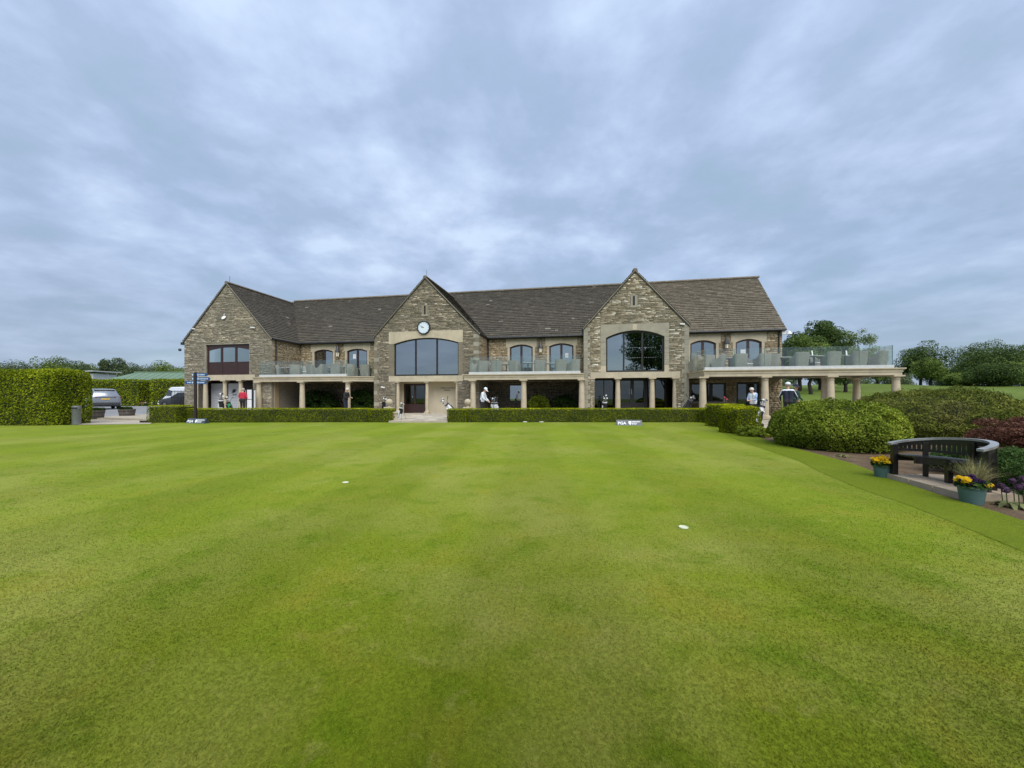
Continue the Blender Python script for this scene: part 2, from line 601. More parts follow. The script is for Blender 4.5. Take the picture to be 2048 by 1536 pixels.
def dup(root, loc, rz=0.0, label=None, scale=None, group=None):
    c = root.copy()
    COL.objects.link(c)
    c.location = loc
    c.rotation_euler = (0, 0, rz)
    if scale:
        c.scale = scale if isinstance(scale, tuple) else (scale,) * 3
    if label:
        c['label'] = label
    if group:
        c['group'] = group
    for ch in list(root.children):
        k = ch.copy()
        COL.objects.link(k)
        k.parent = c
        for g in list(ch.children):
            q = g.copy()
            COL.objects.link(q)
            q.parent = k
    return c


def textmesh(body, size, name, mat, parent=None, matrix=None, depth=.004, bold=0.0):
    cu = bpy.data.curves.new('text', 'FONT')
    cu.body = body
    cu.size = size
    cu.extrude = depth
    cu.offset = bold
    cu.align_x = 'LEFT'
    cu.resolution_u = 3
    t = bpy.data.objects.new('text', cu)
    COL.objects.link(t)
    bpy.context.view_layer.update()
    dg = bpy.context.evaluated_depsgraph_get()
    me = bpy.data.meshes.new_from_object(t.evaluated_get(dg))
    bpy.data.objects.remove(t)
    if matrix is not None:
        me.transform(matrix)
    me.materials.clear()
    return finish(name, me, mat, parent)


# ------------------------------------------------------------------ foliage helpers
def pnoise(P, s, seed=0):
    """cheap smooth pseudo-noise in about -1..1"""
    r = np.random.default_rng(seed)
    out = np.zeros(len(P))
    for k in range(6):
        d = r.normal(size=3)
        d /= np.linalg.norm(d)
        out += np.sin(P @ d * s * r.uniform(.6, 1.8) + r.uniform(0, 6.28))
    return out / 3.0


def leaves(P, Nn, size, jit=.7, aspect=.5, sizevar=.4):
    n = len(P)
    nr = Nn + RNG.normal(size=(n, 3)) * jit
    nr /= np.linalg.norm(nr, axis=1)[:, None] + 1e-9
    t = np.cross(nr, RNG.normal(size=(n, 3)))
    t /= np.linalg.norm(t, axis=1)[:, None] + 1e-9
    b = np.cross(nr, t)
    s = size * (1 + sizevar * RNG.uniform(-1, 1, n))[:, None]
    V = np.empty((n, 4, 3))
    V[:, 0] = P - t * s * .5
    V[:, 1] = P + b * s * aspect * .5
    V[:, 2] = P + t * s * .5
    V[:, 3] = P - b * s * aspect * .5
    return V.reshape(-1, 3), np.arange(4 * n).reshape(n, 4)


def box_surface(n, hx, hy, hz, rnd):
    """random points on a rounded box (centre at origin), with normals; no bottom"""
    areas = np.array([hy * hz, hy * hz, hx * hz, hx * hz, hx * hy])
    face = RNG.choice(5, n, p=areas / areas.sum())
    u, w = RNG.uniform(-1, 1, n), RNG.uniform(-1, 1, n)
    P = np.zeros((n, 3))
    for f in range(5):
        k = face == f
        if f < 2:
            P[k] = np.c_[np.full(k.sum(), (1 if f else -1) * hx), u[k] * hy, w[k] * hz]
        elif f < 4:
            P[k] = np.c_[u[k] * hx, np.full(k.sum(), (1 if f == 3 else -1) * hy), w[k] * hz]
        else:
            P[k] = np.c_[u[k] * hx, w[k] * hy, np.full(k.sum(), hz)]
    inner = np.clip(P, [-hx + rnd, -hy + rnd, -hz], [hx - rnd, hy - rnd, hz - rnd])
    d = P - inner
    L = np.linalg.norm(d, axis=1)[:, None] + 1e-9
    return inner + d / L * rnd, d / L


def hedge(name, label, x0, x1, y0, y1, h, mat, rz=0.0, dens=900, leaf=.05, rnd=.08, rough=.03, cat='hedge', group=None, z=0.0, seed=1, wob=1.6, new=None):
    """a clipped hedge: a lumpy core (branch mass) and a skin of leaves"""
    cx_, cy_ = (x0 + x1) / 2, (y0 + y1) / 2
    hx, hy = (x1 - x0) / 2, (y1 - y0) / 2
    root = thing(name, label, cat, (cx_, cy_, z), rz, group)
    area = 2 * (hx + hy) * h + 4 * hx * hy
    n = int(area * dens)
    P, Nn = box_surface(n, hx, hy, h / 2, rnd)
    W0 = P + np.array([cx_, cy_, h / 2])
    off = pnoise(W0, wob, seed) * rough + pnoise(W0, wob * 4, seed + 1) * rough * .5 + RNG.uniform(-1, .6, n) * leaf * .55
    P = P + Nn * off[:, None]
    P[:, 2] += h / 2
    P[:, 2] = np.maximum(P[:, 2], .02)
    V, Fq = leaves(P, Nn, leaf, .75, .55)
    if new:
        # pale new growth along the clipped top
        k = (P[:, 2] > h - .045) & (RNG.uniform(0, 1, n) < .8) | (P[:, 2] > h - .12) & (RNG.uniform(0, 1, n) < .22)
        npmesh('new_growth', *leaves(P[k] + np.array([0, 0, .006]), Nn[k], leaf * .9, .75, .55), new, root)
        P, Nn = P[~k], Nn[~k]
        V, Fq = leaves(P, Nn, leaf, .75, .55)
    npmesh('foliage', V, Fq, mat, root)
    core = MB()
    e = leaf * .8 + rough + rnd * .32
    core.box(-hx + e, hx - e, -hy + e, hy - e, .0, h - e)
    core.build('branch_mass', 'hedge_core', root)
    return root


simple('hedge_core', (.028, .036, .010), .95, var=.3, scale=14)


def blob_cloud(centres, radii, n, flat=1.0, inward=.35):
    """points on/in a set of overlapping blobs"""
    c = np.asarray(centres, float)
    r = np.asarray(radii, float)
    w = r ** 2
    k = RNG.choice(len(c), n, p=w / w.sum())
    d = RNG.normal(size=(n, 3))
    d /= np.linalg.norm(d, axis=1)[:, None]
    rad = r[k] * (1 - inward * RNG.uniform(0, 1, n) ** 2)
    P = c[k] + d * rad[:, None] * np.array([1, 1, flat])
    return P, d


def limb(mb, p0, p1, r0, r1, n=7, wob=.12, segs=5, rnd=None):
    rnd = rnd or random
    p0, p1 = Vector(p0), Vector(p1)
    L = (p1 - p0).length
    pts, rr = [], []
    for i in range(segs + 1):
        t = i / segs
        q = p0.lerp(p1, t)
        if 0 < i < segs:
            q = q + Vector((rnd.uniform(-1, 1), rnd.uniform(-1, 1), rnd.uniform(-.5, .5))) * L * wob * .5
        pts.append(q)
        rr.append(r0 + (r1 - r0) * t)
    mb.tube(pts, rr, n)
    return pts


def make_tree(name, label, h, rx, mat, loc, leaf=.32, n=5200, trunk=.22, base=.22, flat=1.0, nb=34, bark='bark_dark', seed=0, inward=.45, group=None, blob=(.22, .40), shape='round'):
    rnd = random.Random(seed)
    t = thing(name, label, 'tree', loc, rnd.uniform(0, 6.28), group)
    n, leaf = int(n * 1.9), leaf * .66
    ch = h * (1 - base)
    cz = h * base + ch / 2
    cs, rs = [], []
    while len(cs) < nb:
        d = Vector((rnd.gauss(0, 1), rnd.gauss(0, 1), rnd.gauss(0, 1))).normalized() * rnd.uniform(.25, .82) ** .7
        z = cz + d.z * ch / 2
        k = 1.0
        f = (z - h * base) / ch
        if shape == 'cone':
            k = max(.12, 1.15 * (1 - f))
        elif shape == 'round':
            k = 1.0
        cs.append((d.x * rx * k, d.y * rx * k, z))
        rs.append(rx * rnd.uniform(*blob) * (.55 + .45 * k))
    P, D = blob_cloud(cs, rs, n, .85, inward)
    P[:, 2] = np.minimum(P[:, 2], h * 1.02)
    V, Fq = leaves(P, D + np.array([0, 0, .35]), leaf, .6, .6, .5)
    npmesh('crown', V, Fq, mat, t)
    tb = MB()
    top = limb(tb, (0, 0, -.4), (rnd.uniform(-.3, .3), rnd.uniform(-.3, .3), h * .72), trunk, trunk * .25, 9, .05, 7, rnd)
    for i in range(9):
        c = cs[rnd.randrange(nb)]
        k = rnd.randint(2, 5)
        limb(tb, top[k], c, trunk * .42, trunk * .08, 6, .14, 4, rnd)
    tb.build('trunk', bark, t, 60)
    return t


# ------------------------------------------------------------------ the ground
def terr(x, y):
    """land: flat round the house, rising gently to the north-east"""
    a = np.clip((y - 27) / 60.0, 0, 1)
    a = a * a * (3 - 2 * a) * 60.0
    side = np.clip((x - 14) / 14.0, 0, 1)
    side = side * side * (3 - 2 * side)
    z = .058 * a * side
    m = np.clip((y - 60) / 20, 0, 1) * side
    z = z + m * (.35 * np.sin(x * .13 + y * .05) + .3 * np.sin(x * .05 - y * .11 + 1.0))
    left = np.clip((-x - 12) / 20, 0, 1) * np.clip((y - 24) / 9.0, 0, 1)
    z = z + .22 * left
    return z


xs = np.unique(np.concatenate([np.linspace(-420, -100, 14), np.linspace(-100, 200, 101), np.linspace(200, 420, 8)]))
ys = np.unique(np.concatenate([np.linspace(-150, 20, 12), np.linspace(20, 160, 71), np.linspace(160, 420, 14)]))
gx, gy = np.meshgrid(xs, ys)
gz = terr(gx, gy) - .03
V = np.c_[gx.ravel(), gy.ravel(), gz.ravel()]
nx, ny = len(xs), len(ys)
ii, jj = np.meshgrid(np.arange(nx - 1), np.arange(ny - 1))
q = (jj * nx + ii).ravel()
gr = npmesh('ground', V, np.c_[q, q + 1, q + 1 + nx, q + nx], 'fairway_turf')
gr.data.polygons.foreach_set('use_smooth', [True] * len(gr.data.polygons))
struct(gr)


def sheet(name, pts, z, mat, thick=.0):
    mb = MB()
    n = len(pts)
    if thick:
        mb.prism(pts, lambda p, t: (p[0], p[1], t), z - thick, z)
    else:
        mb.add([(p[0], p[1], z) for p in pts], [tuple(range(n))])
    return struct(mb.build(name, mat))


def smooth_line(pts, k=6):
    out = []
    n = len(pts)
    for i in range(n - 1):
        p0, p1, p2, p3 = (Vector(pts[max(0, min(n - 1, i + j))]) for j in (-1, 0, 1, 2))
        for s in range(k):
            t = s / k
            out.append(tuple(.5 * ((2 * p1) + (-p0 + p2) * t + (2 * p0 - 5 * p1 + 4 * p2 - p3) * t * t + (-p0 + 3 * p1 - 3 * p2 + p3) * t ** 3)))
    out.append(tuple(pts[-1]))
    return out


edge = [(2.4, -4.0), (4.2, 1.0)] + [G(*p) for p in ((2048, 1042), (1880, 990), (1770, 952), (1700, 926), (1620, 904), (1540, 882), (1490, 864), (1460, 855))]
edge = smooth_line(edge, 5)
back = G(1440, 850)
lawn_back = [(back[0], 19.4), (-3.2, 19.45), (-3.25, 19.15), (-6.1, 19.15), (-6.15, 19.45), (-17.6, 19.2), G(295, 848), G(160, 850), (-30, 17.4), (-46, 17.0)]
sheet('putting_green', edge + lawn_back + [(-46, -30), (-4, -30), (0, -12)], .0, 'green_turf')
# darker cut of grass along the flower bed
inner = []
for i, p in enumerate(edge):
    a = Vector(edge[max(0, i - 1)])
    b = Vector(edge[min(len(edge) - 1, i + 1)])
    nrm = Vector((-(b - a).y, (b - a).x)).normalized()
    inner.append(tuple(Vector(p) + nrm * (.62 + .25 * min(1, i / 20))))
mb = MB()
n = len(edge)
mb.add([(p[0], p[1], .004) for p in edge] + [(p[0], p[1], .004) for p in inner], [(i, i + 1, n + i + 1, n + i) for i in range(n - 1)])
struct(mb.build('lawn_fringe', 'fringe_turf'))
bed = [(p[0] - .03, p[1]) for p in edge] + [(13.0, 17.5), (19, 14), (19, 4), (8, -4)]
sheet('flower_bed', bed, -.012, 'soil')
sheet('terrace', [(-25, 22.2), (-17.4, 20.3), (-6.16, 19.95), (-6.14, 19.16), (-3.22, 19.16), (-3.2, 19.95), (10.2, 19.95), (10.6, 17.2), (16, 16.6), (24, 17.6), LW(23.5, 4.5)[:2], LW(LS(360, .3) - 1, 4.5)[:2]], .085, 'paving', .1)
sheet('side_path', [G(1500, 858), G(1543, 868), (9.6, 13.8), (12.5, 17.0), (10.6, 17.25), (10.0, 17.3), (9.5, 16.4)], .012, 'paving')
sheet('entrance_path', [G(160, 849.5), G(300, 848), G(318, 838), (-21.5, 25), (-30, 27), (-31, 21)], .006, 'paving')
# car park, rising a little
mb = MB()
cp = [(-62, 24.5), (-21.5, 24.5), (-21.5, 30), (-62, 30), (-62, 60), (-21.5, 60)]
mb.add([(-70, 24.2, .0), (-20.5, 24.8, .0), (-20.5, 32.5, .235), (-70, 32.5, .235), (-70, 70, .24), (-20.5, 70, .24)], [(0, 1, 2, 3), (3, 2, 5, 4)])
struct(mb.build('car_park', 'asphalt'))
# paving slabs of the entrance walk between the hedges
TERR = bpy.data.objects['terrace']
mbs = []
sl_meshes = []
for k in range(5):
    m_ = MB()
    w_, l_ = .29, .29
    m_.add([(-w_, -l_, 0), (w_, -l_, 0), (w_, l_, 0), (-w_, l_, 0), (-w_ + .01, -l_ + .01, .022), (w_ - .01, -l_ + .01, .022), (w_ - .01, l_ - .01, .022), (-w_ + .01, l_ - .01, .022)],
           [(4, 5, 6, 7), (0, 1, 5, 4), (1, 2, 6, 5), (2, 3, 7, 6), (3, 0, 4, 7)])
    me = bpy.data.meshes.new('slab')
    me.from_pydata(m_.v, [], m_.f)
    c = lerp3((.32, .28, .22), (.48, .43, .35), k / 4)
    simple('slab_%d' % k, c, .9, var=.12, scale=5, bmp=.2)
    me.materials.append(MATS['slab_%d' % k])
    sl_meshes.append(me)
for i in range(12):
    for j in range(16):
        s_ = -8.9 + i * .6 + (.3 if j % 2 else 0)
        d_ = -5.75 + j * .6
        if not (-6.0 < LW(s_, d_)[0] < -3.0 and LW(s_, d_)[1] > 19.5) and j < 12:
            continue
        if j >= 12 and not (-7.6 < s_ < -3.6):
            continue
        o = bpy.data.objects.new('slab', random.choice(sl_meshes))
        COL.objects.link(o)
        o.parent = TERR
        x_, y_, _ = LW(s_, d_)
        o.location = (x_, y_, .083 + random.uniform(0, .004))
        o.rotation_euler = (0, 0, -math.atan(.1887))

# short blades of the mown turf, thinning out with distance where they can no longer be told apart
nb_ = 430000
yy = (1.05 ** -.5 - RNG.uniform(0, 1, nb_) * (1.05 ** -.5 - 13.0 ** -.5)) ** -2
xx = RNG.uniform(-1, 1, nb_) * np.minimum(1.45 * yy + .5, 14)
ex = np.interp(yy, [p[1] for p in edge], [p[0] for p in edge])
kk = xx < ex - .02
xx, yy = xx[kk], yy[kk]
nb_ = len(xx)
a_ = RNG.uniform(0, 6.283, nb_)
w_ = RNG.uniform(.0014, .0030, nb_)
h_ = RNG.uniform(.004, .0105, nb_)
b0 = np.c_[xx, yy, np.full(nb_, .001)]
dx = np.c_[np.cos(a_), np.sin(a_), np.zeros(nb_)] * w_[:, None]
tip = b0 + np.c_[RNG.normal(0, .006, nb_), RNG.normal(0, .006, nb_), h_]
V = np.stack([b0 - dx, b0 + dx, tip], 1).reshape(-1, 3)
gb0 = npmesh('grass_blades', V, np.arange(3 * nb_).reshape(nb_, 3), 'green_turf', None, 'stuff')
gb0['label'] = 'short mown grass blades of the putting green'
gb0['category'] = 'grass'

# ------------------------------------------------------------------ the clubhouse (built in facade coordinates: x along, y back, z up)
CLUB = thing('clubhouse', 'long stone clubhouse with three gables, slate roofs and pillared balconies', 'clubhouse', (0, OY, 0), -math.atan(.1887))
DM = 3.72                  # main wall face
EZ = 5.635                 # eaves height
RD, RZ_ = 3.5 + 4.25, 10.19   # main ridge
FLZ = .105                 # terrace floor


def cells(s0, s1, z0, z1, openings):
    ss = sorted({s0, s1} | {v for o in openings for v in o[:2] if s0 < v < s1})
    zs = sorted({z0, z1} | {v for o in openings for v in o[2:4] if z0 < v < z1})
    out = []
    for j in range(len(zs) - 1):
        run = None
        for i in range(len(ss) - 1):
            cs, cz = (ss[i] + ss[i + 1]) / 2, (zs[j] + zs[j + 1]) / 2
            hole = any(o[0] < cs < o[1] and o[2] < cz < o[3] for o in openings)
            if hole:
                if run:
                    out.append((*run, zs[j], zs[j + 1]))
                run = None
            else:
                run = (run[0], ss[i + 1]) if run else (ss[i], ss[i + 1])
        if run:
            out.append((*run, zs[j], zs[j + 1]))
    return out


def stones(name, s0, s1, z0, z1, ok, face, mat, parent, seed=0, hmin=.045, hmax=.10, wmin=.12, wmax=.42, proud=.035):
    """rubble stones laid in uneven courses; face(s, z, p) -> 3-D point p proud of the wall"""
    r = random.Random(seed)
    V, Q = [], []
    z = z0
    while z < z1 - .03:
        h = min(r.uniform(hmin, hmax), z1 - z)
        s = s0 + r.uniform(-.2, 0)
        while s < s1:
            w = r.uniform(wmin, wmax)
            a, b = max(s, s0), min(s + w, s1)
            s += w
            if b - a < .05:
                continue
            g = .008
            corners = ((a + g, z + g), (b - g, z + g), (b - g, z + h - g), (a + g, z + h - g))
            if not (ok((a + b) / 2, z + h / 2) and ok(a + .02, z + h / 2) and ok(b - .02, z + h / 2)):
                # shorten against openings and slopes
                lo, hi = a, b
                okc = ok((a + b) / 2, z + h / 2)
                if not okc and not ok(a + .02, z + h / 2) and not ok(b - .02, z + h / 2):
                    continue
                for _ in range(8):
                    if not ok(lo + .02, z + h / 2):
                        lo += (b - a) / 9
                    if not ok(hi - .02, z + h / 2):
                        hi -= (b - a) / 9
                if hi - lo < .06 or not ok((lo + hi) / 2, z + h / 2):
                    continue
                corners = ((lo + g, z + g), (hi - g, z + g), (hi - g, z + h - g), (lo + g, z + h - g))
            p = r.uniform(.008, proud)
            o = len(V)
            tj = [r.uniform(-.006, .006) for _ in range(4)]
            for (cs, cz) in corners:
                V.append(face(cs, cz, -.01))
            for k, (cs, cz) in enumerate(corners):
                ds = .006 if k in (0, 3) else -.006
                dz = .005 if k < 2 else -.005
                V.append(face(cs + ds, cz + dz + tj[k] * .5, p + tj[k]))
            Q += [(o + 4, o + 5, o + 6, o + 7), (o, o + 1, o + 5, o + 4), (o + 1, o + 2, o + 6, o + 5), (o + 2, o + 3, o + 7, o + 6), (o + 3, o, o + 4, o + 7)]
        z += h
    return npmesh(name, np.array(V), np.array(Q), mat, parent, 'stuff')


def front(d):
    return lambda s, z, p: (s, d - p, z)


def tiles(name, o, u, v, width, length, mat, parent, seed=0, keep=None, e0=.235, e1=.155):
    """slates in diminishing courses on the plane o + a*u + b*v"""
    r = random.Random(seed)
    o, u, v = Vector(o), Vector(u).normalized(), Vector(v).normalized()
    nn = u.cross(v).normalized()
    if nn.z < 0:
        nn = -nn
    V, T = [], []
    b = 0.0
    while b < length - .05:
        e = e0 + (e1 - e0) * b / length
        top = min(b + e * 1.35, length)
        a = -r.uniform(0, .3)
        while a < width:
            w = r.uniform(.20, .44)
            a0, a1 = max(a, 0), min(a + w - .012, width)
            a += w
            if a1 - a0 < .04:
                continue
            if keep and not keep((a0 + a1) / 2, b + e / 2):
                continue
            j = r.uniform(-.012, .012)
            hi = .06 + r.uniform(-.008, .012)
            lo = .012
            k = len(V)
            for (x, y, z) in ((a0, b + j, hi), (a1, b + j + r.uniform(-.006, .006), hi + r.uniform(-.004, .004)), (a1, top, lo), (a0, top, lo), (a0, b + j, 0), (a1, b + j, 0)):
                V.append(o + u * x + v * y + nn * z)
            T += [(k, k + 1, k + 2, k + 3), (k + 4, k + 5, k + 1, k), (k + 1, k + 5, k + 2, k + 1), (k + 4, k, k + 3, k + 4)]
        b += e
    me = bpy.data.meshes.new(name)
    T2 = [t if len(set(t)) == 4 else tuple(dict.fromkeys(t)) for t in T]
    me.from_pydata([tuple(p) for p in V], [], T2)
    ob = finish(name, me, mat, parent)
    ob['kind'] = 'stuff'
    return ob


def arc(s, s0, s1, zs, rise):
    c = (s1 - s0) / 2
    rad = (c * c + rise * rise) / (2 * rise)
    x = s - (s0 + s1) / 2
    return zs + rise - rad + math.sqrt(max(rad * rad - x * x, 0))


def arch_block(name, s0, s1, zs, rise, e0, e1, ztop, d0, d1, mat, parent, zbot=None):
    """dressed stone head with a cut arch: one block, from e0 to e1, its foot at the springing"""
    zb = zs if zbot is None else zbot
    mb = MB()
    lo = [(e0, zb), (s0, zb)] + ([(s0, zs)] if zb < zs else [])
    n = 16
    lo += [(s0 + (s1 - s0) * i / n, arc(s0 + (s1 - s0) * i / n, s0, s1, zs, rise)) for i in range(1 if zb == zs else 1, n)]
    lo += ([(s1, zs)] if zb < zs else []) + [(s1, zb), (e1, zb)]
    up = [(p[0], ztop) for p in lo]
    for i in range(len(lo) - 1):
        a, b = lo[i], lo[i + 1]
        if abs(b[0] - a[0]) < 1e-6:
            continue
        mb.prism([a, b, (b[0], ztop), (a[0], ztop)], lambda p, t: (p[0], t, p[1]), d0, d1)
    return mb.build(name, mat, parent)


def window(s0, s1, z0, zs, rise, d, lights, frame_mat, glass, parent=CLUB, fw=.07, mull=.055, kick=0.0, label=None, door=False):
    """frame with mullions; each pane its own piece"""
    n = 20
    mb = MB()
    top = (lambda s: arc(s, s0, s1, zs, rise)) if rise > 0 else (lambda s: zs)
    # head strip
    for i in range(n):
        a, b = s0 + (s1 - s0) * i / n, s0 + (s1 - s0) * (i + 1) / n
        mb.prism([(a, top(a) - fw * 1.15), (b, top(b) - fw * 1.15), (b, top(b)), (a, top(a))], lambda p, t: (p[0], t, p[1]), d - .03, d + .06)
    mb.box(s0, s0 + fw, d - .028, d + .058, z0, zs - .01)
    mb.box(s1 - fw, s1, d - .028, d + .058, z0, zs - .01)
    mb.box(s0 + fw, s1 - fw, d - .04, d + .06, z0, z0 + fw)
    bounds = []
    iw = (s1 - s0 - 2 * fw - mull * (len(lights) - 1))
    x = s0 + fw
    tot = sum(lights)
    for k, l in enumerate(lights):
        w = iw * l / tot
        bounds.append((x, x + w))
        x += w
        if k < len(lights) - 1:
            mb.box(x, x + mull, d - .025, d + .055, z0 + fw, top(x + mull / 2) - fw * .6)
            x += mull
    if kick:
        for (a, b) in bounds:
            mb.box(a, b, d - .012, d + .04, z0 + fw, z0 + kick)
            mb.box(a, b, d - .024, d + .05, z0 + kick, z0 + kick + .05)
    fr = mb.build('door' if door else 'window', frame_mat, parent)
    if label:
        fr['label'] = label
    for (a, b) in bounds:
        m = 6
        zb = z0 + (kick + .05 if kick else fw)
        loop = [(a, zb), (b, zb)] + [(b + (a - b) * i / m, top(b + (a - b) * i / m) - fw) for i in range(m + 1)]
        p = MB().prism(loop, lambda q_, t: (q_[0], t, q_[1]), d + .012, d + .02)
        p.build('pane', glass, fr)
    return fr, bounds


COLM = {}


def column(s, d, ztop, zbot=FLZ, r=.165, half=False):
    h = ztop - zbot
    key = (round(h, 2), round(r, 3))
    if key not in COLM:
        sh, cp, bs = MB(), MB(), MB()
        prof = [(r * 1.0, .22), (r * 1.01, .5), (r * .99, h * .4), (r * .93, h * .65), (r * .84, h - .27), (r * .83, h - .22)]
        sh.lathe(prof, n=20)
        cp.lathe([(r * .83, h - .225), (r * .98, h - .22), (r * .98, h - .195), (r * .85, h - .185), (r * .87, h - .13), (r * 1.1, h - .085), (r * 1.16, h - .075)], n=20)
        cp.box(-r * 1.32, r * 1.32, -r * 1.32, r * 1.32, h - .075, h)
        bs.box(-r * 1.4, r * 1.4, -r * 1.4, r * 1.4, 0, .10)
        bs.lathe([(r * 1.35, .10), (r * 1.38, .13), (r * 1.3, .17), (r * 1.08, .18), (r * 1.02, .221)], n=20)
        COLM[key] = [bpy.data.meshes.new('column'), bpy.data.meshes.new('capital'), bpy.data.meshes.new('base')]
        for me, b_ in zip(COLM[key], (sh, cp, bs)):
            me.from_pydata(b_.v, [], b_.f)
            me.materials.append(MATS['lime_column'])
            me.polygons.foreach_set('use_smooth', [True] * len(me.polygons))
            me.update()
            me.set_sharp_from_angle(angle=R(40))
    ms = COLM[key]
    c = bpy.data.objects.new('column', ms[0])
    COL.objects.link(c)
    c.parent = CLUB
    c.location = (s, d, zbot)
    for nm, me in (('capital', ms[1]), ('base', ms[2])):
        q_ = bpy.data.objects.new(nm, me)
        COL.objects.link(q_)
        q_.parent = c
    return c


ENTB, ENTT, CURB, GLT = 2.375, 2.735, 2.885, 3.88      # beam underside, cornice top, kerb top, glass top
BFLOOR = 2.76

# ---- gables
GAB = {}


def gable(key, d, xl, xr, apex, mat, band, opening, win, seed):
    sL, sR = LS(xl, d), LS(xr, d)
    sc = LS(apex[0], d)
    half = (sR - sL) / 2
    sc = (sL + sR) / 2
    za = LZ(apex[1], apex[0], d)
    slope = (za - EZ) / half
    oL, oR = LS(opening[0], d), LS(opening[1], d)
    zb0, zb1 = band
    wall = MB()
    ops = [(oL, oR, -1, zb1)]
    w0, w1, wz0, wtop, we0, we1 = win          # wall hole for window with its dressings
    ops.append((we0, we1, wz0, wtop))
    for (a, b, c, e) in cells(sL, sR, 0, EZ, ops):
        wall.box(a, b, d, d + .4, c, e)
    wall.prism([(sL, EZ), (sR, EZ), (sc, za - .06)], lambda p, t: (p[0], t, p[1]), d, d + .4)
    # side walls running back to the main block
    wall.box(sL, sL + .4, d + .4, DM + (9 if key == 'left' else .2), 0, EZ - .1)
    wall.box(sR - .4, sR, d + .4, DM + .2, 0, EZ - .1)
    W_ = wall.build('gable_wall', 'mortar', CLUB)
    GAB[key] = dict(d=d, sL=sL, sR=sR, sc=sc, za=za, slope=slope, oL=oL, oR=oR, W=W_, half=half)

    def ok(s, z):
        if z > EZ and abs(s - sc) > (za - z) / slope - .05:
            return False
        return not any(o[0] < s < o[1] and o[2] < z < o[3] for o in ops + GAB[key].get('extra', []))
    GAB[key]['ok'] = ok
    GAB[key]['mat'] = mat
    GAB[key]['seed'] = seed
    return GAB[key]


# right gable
dR = .88 * .8667
zl0, zl1 = LZ(755.5, 1270, dR), LZ(743.8, 1270, dR)
w0, w1 = LS(1212, dR), LS(1329, dR)
gR = gable('right', dR, 1168, 1377, (1268, 540), 'stone_right', (zl0, zl1), (1189, 1351),
           (w0, w1, zl1, LZ(647.5, 1270, dR), LS(1201, dR), LS(1338, dR)), 3)
# middle gable
dC = 1.77 * .8667
zm0, zm1 = LZ(763, 855, dC), LZ(751.5, 855, dC)
gC = gable('mid', dC, 749, 958, (850, 554), 'stone_mid', (zm0, zm1), (790, 915),
           (0, 0, zm1, LZ(662, 852, dC), LS(778, dC), LS(926, dC)), 5)
# left gable
dL = .78
zq0, zq1 = LZ(760.5, 450, dL), LZ(749.8, 450, dL)
gL = gable('left', dL, 369, 543, (455, 565), 'stone_left', (zq0, zq1), (396, 506),
           (0, 0, zq1, LZ(686.5, 455, dL), LS(409.5, dL), LS(499.5, dL)), 9)

# dressings, windows and openings of the right gable
ze = LZ(647.5, 1270, dR)
zs_, rise = LZ(671, 1212, dR), LZ(661, 1270, dR) - LZ(671, 1212, dR)
zs_ = (LZ(672, 1214, dR) + LZ(671, 1327, dR)) / 2 - .08
rise = LZ(660.5, 1270, dR) - zs_
arch_block('arch_head', w0, w1, zs_, rise, LS(1201, dR), LS(1338, dR), ze, dR - .03, dR + .32, 'lime_grey', CLUB)
m = MB().box(LS(1265, dR), LS(1273, dR), dR - .05, dR + .1, LZ(661, 1270, dR) + .03, ze - .03)
m.build('keystone', 'lime_cream', CLUB)
for (a, b) in ((LS(1201, dR), w0), (w1, LS(1338, dR))):
    zc = zl1
    k = 0
    while zc < zs_ - .02:
        hh = min([.42, .30][k % 2], zs_ - zc)
        MB().box(a, b, dR - .022 - .004 * (k % 2), dR + .32, zc + .004, zc + hh - .004).build('jamb_block', 'lime_cream' if k == 0 else 'lime_grey', CLUB)
        zc += hh
        k += 1
fr, bb = window(w0, w1, zl1 + .02, zs_, rise, dR + .16, (1.25, 1.35, 1.5), 'frame_dark', 'window_glass', fw=.09, mull=.10, label='wide arched window with dark frame and pale curtains')
for (a, b) in ((w0 + .12, w0 + .50), (w1 - .62, w1 - .15)):
    cu = MB()
    nn_ = 14
    for i in range(nn_):
        x0, x1 = a + (b - a) * i / nn_, a + (b - a) * (i + 1) / nn_
        y0, y1 = .38 + .035 * (i % 2), .38 + .035 * ((i + 1) % 2)
        cu.add([(x0, dR + y0, zl1 + .1), (x1, dR + y1, zl1 + .1), (x1, dR + y1, zs_ + .1), (x0, dR + y0, zs_ + .1), (x0, dR + y0 + .03, zl1 + .1), (x1, dR + y1 + .03, zl1 + .1), (x1, dR + y1 + .03, zs_ + .1), (x0, dR + y0 + .03, zs_ + .1)],
               [(0, 1, 2, 3), (7, 6, 5, 4)])
    cu.build('curtain', 'curtain', fr)
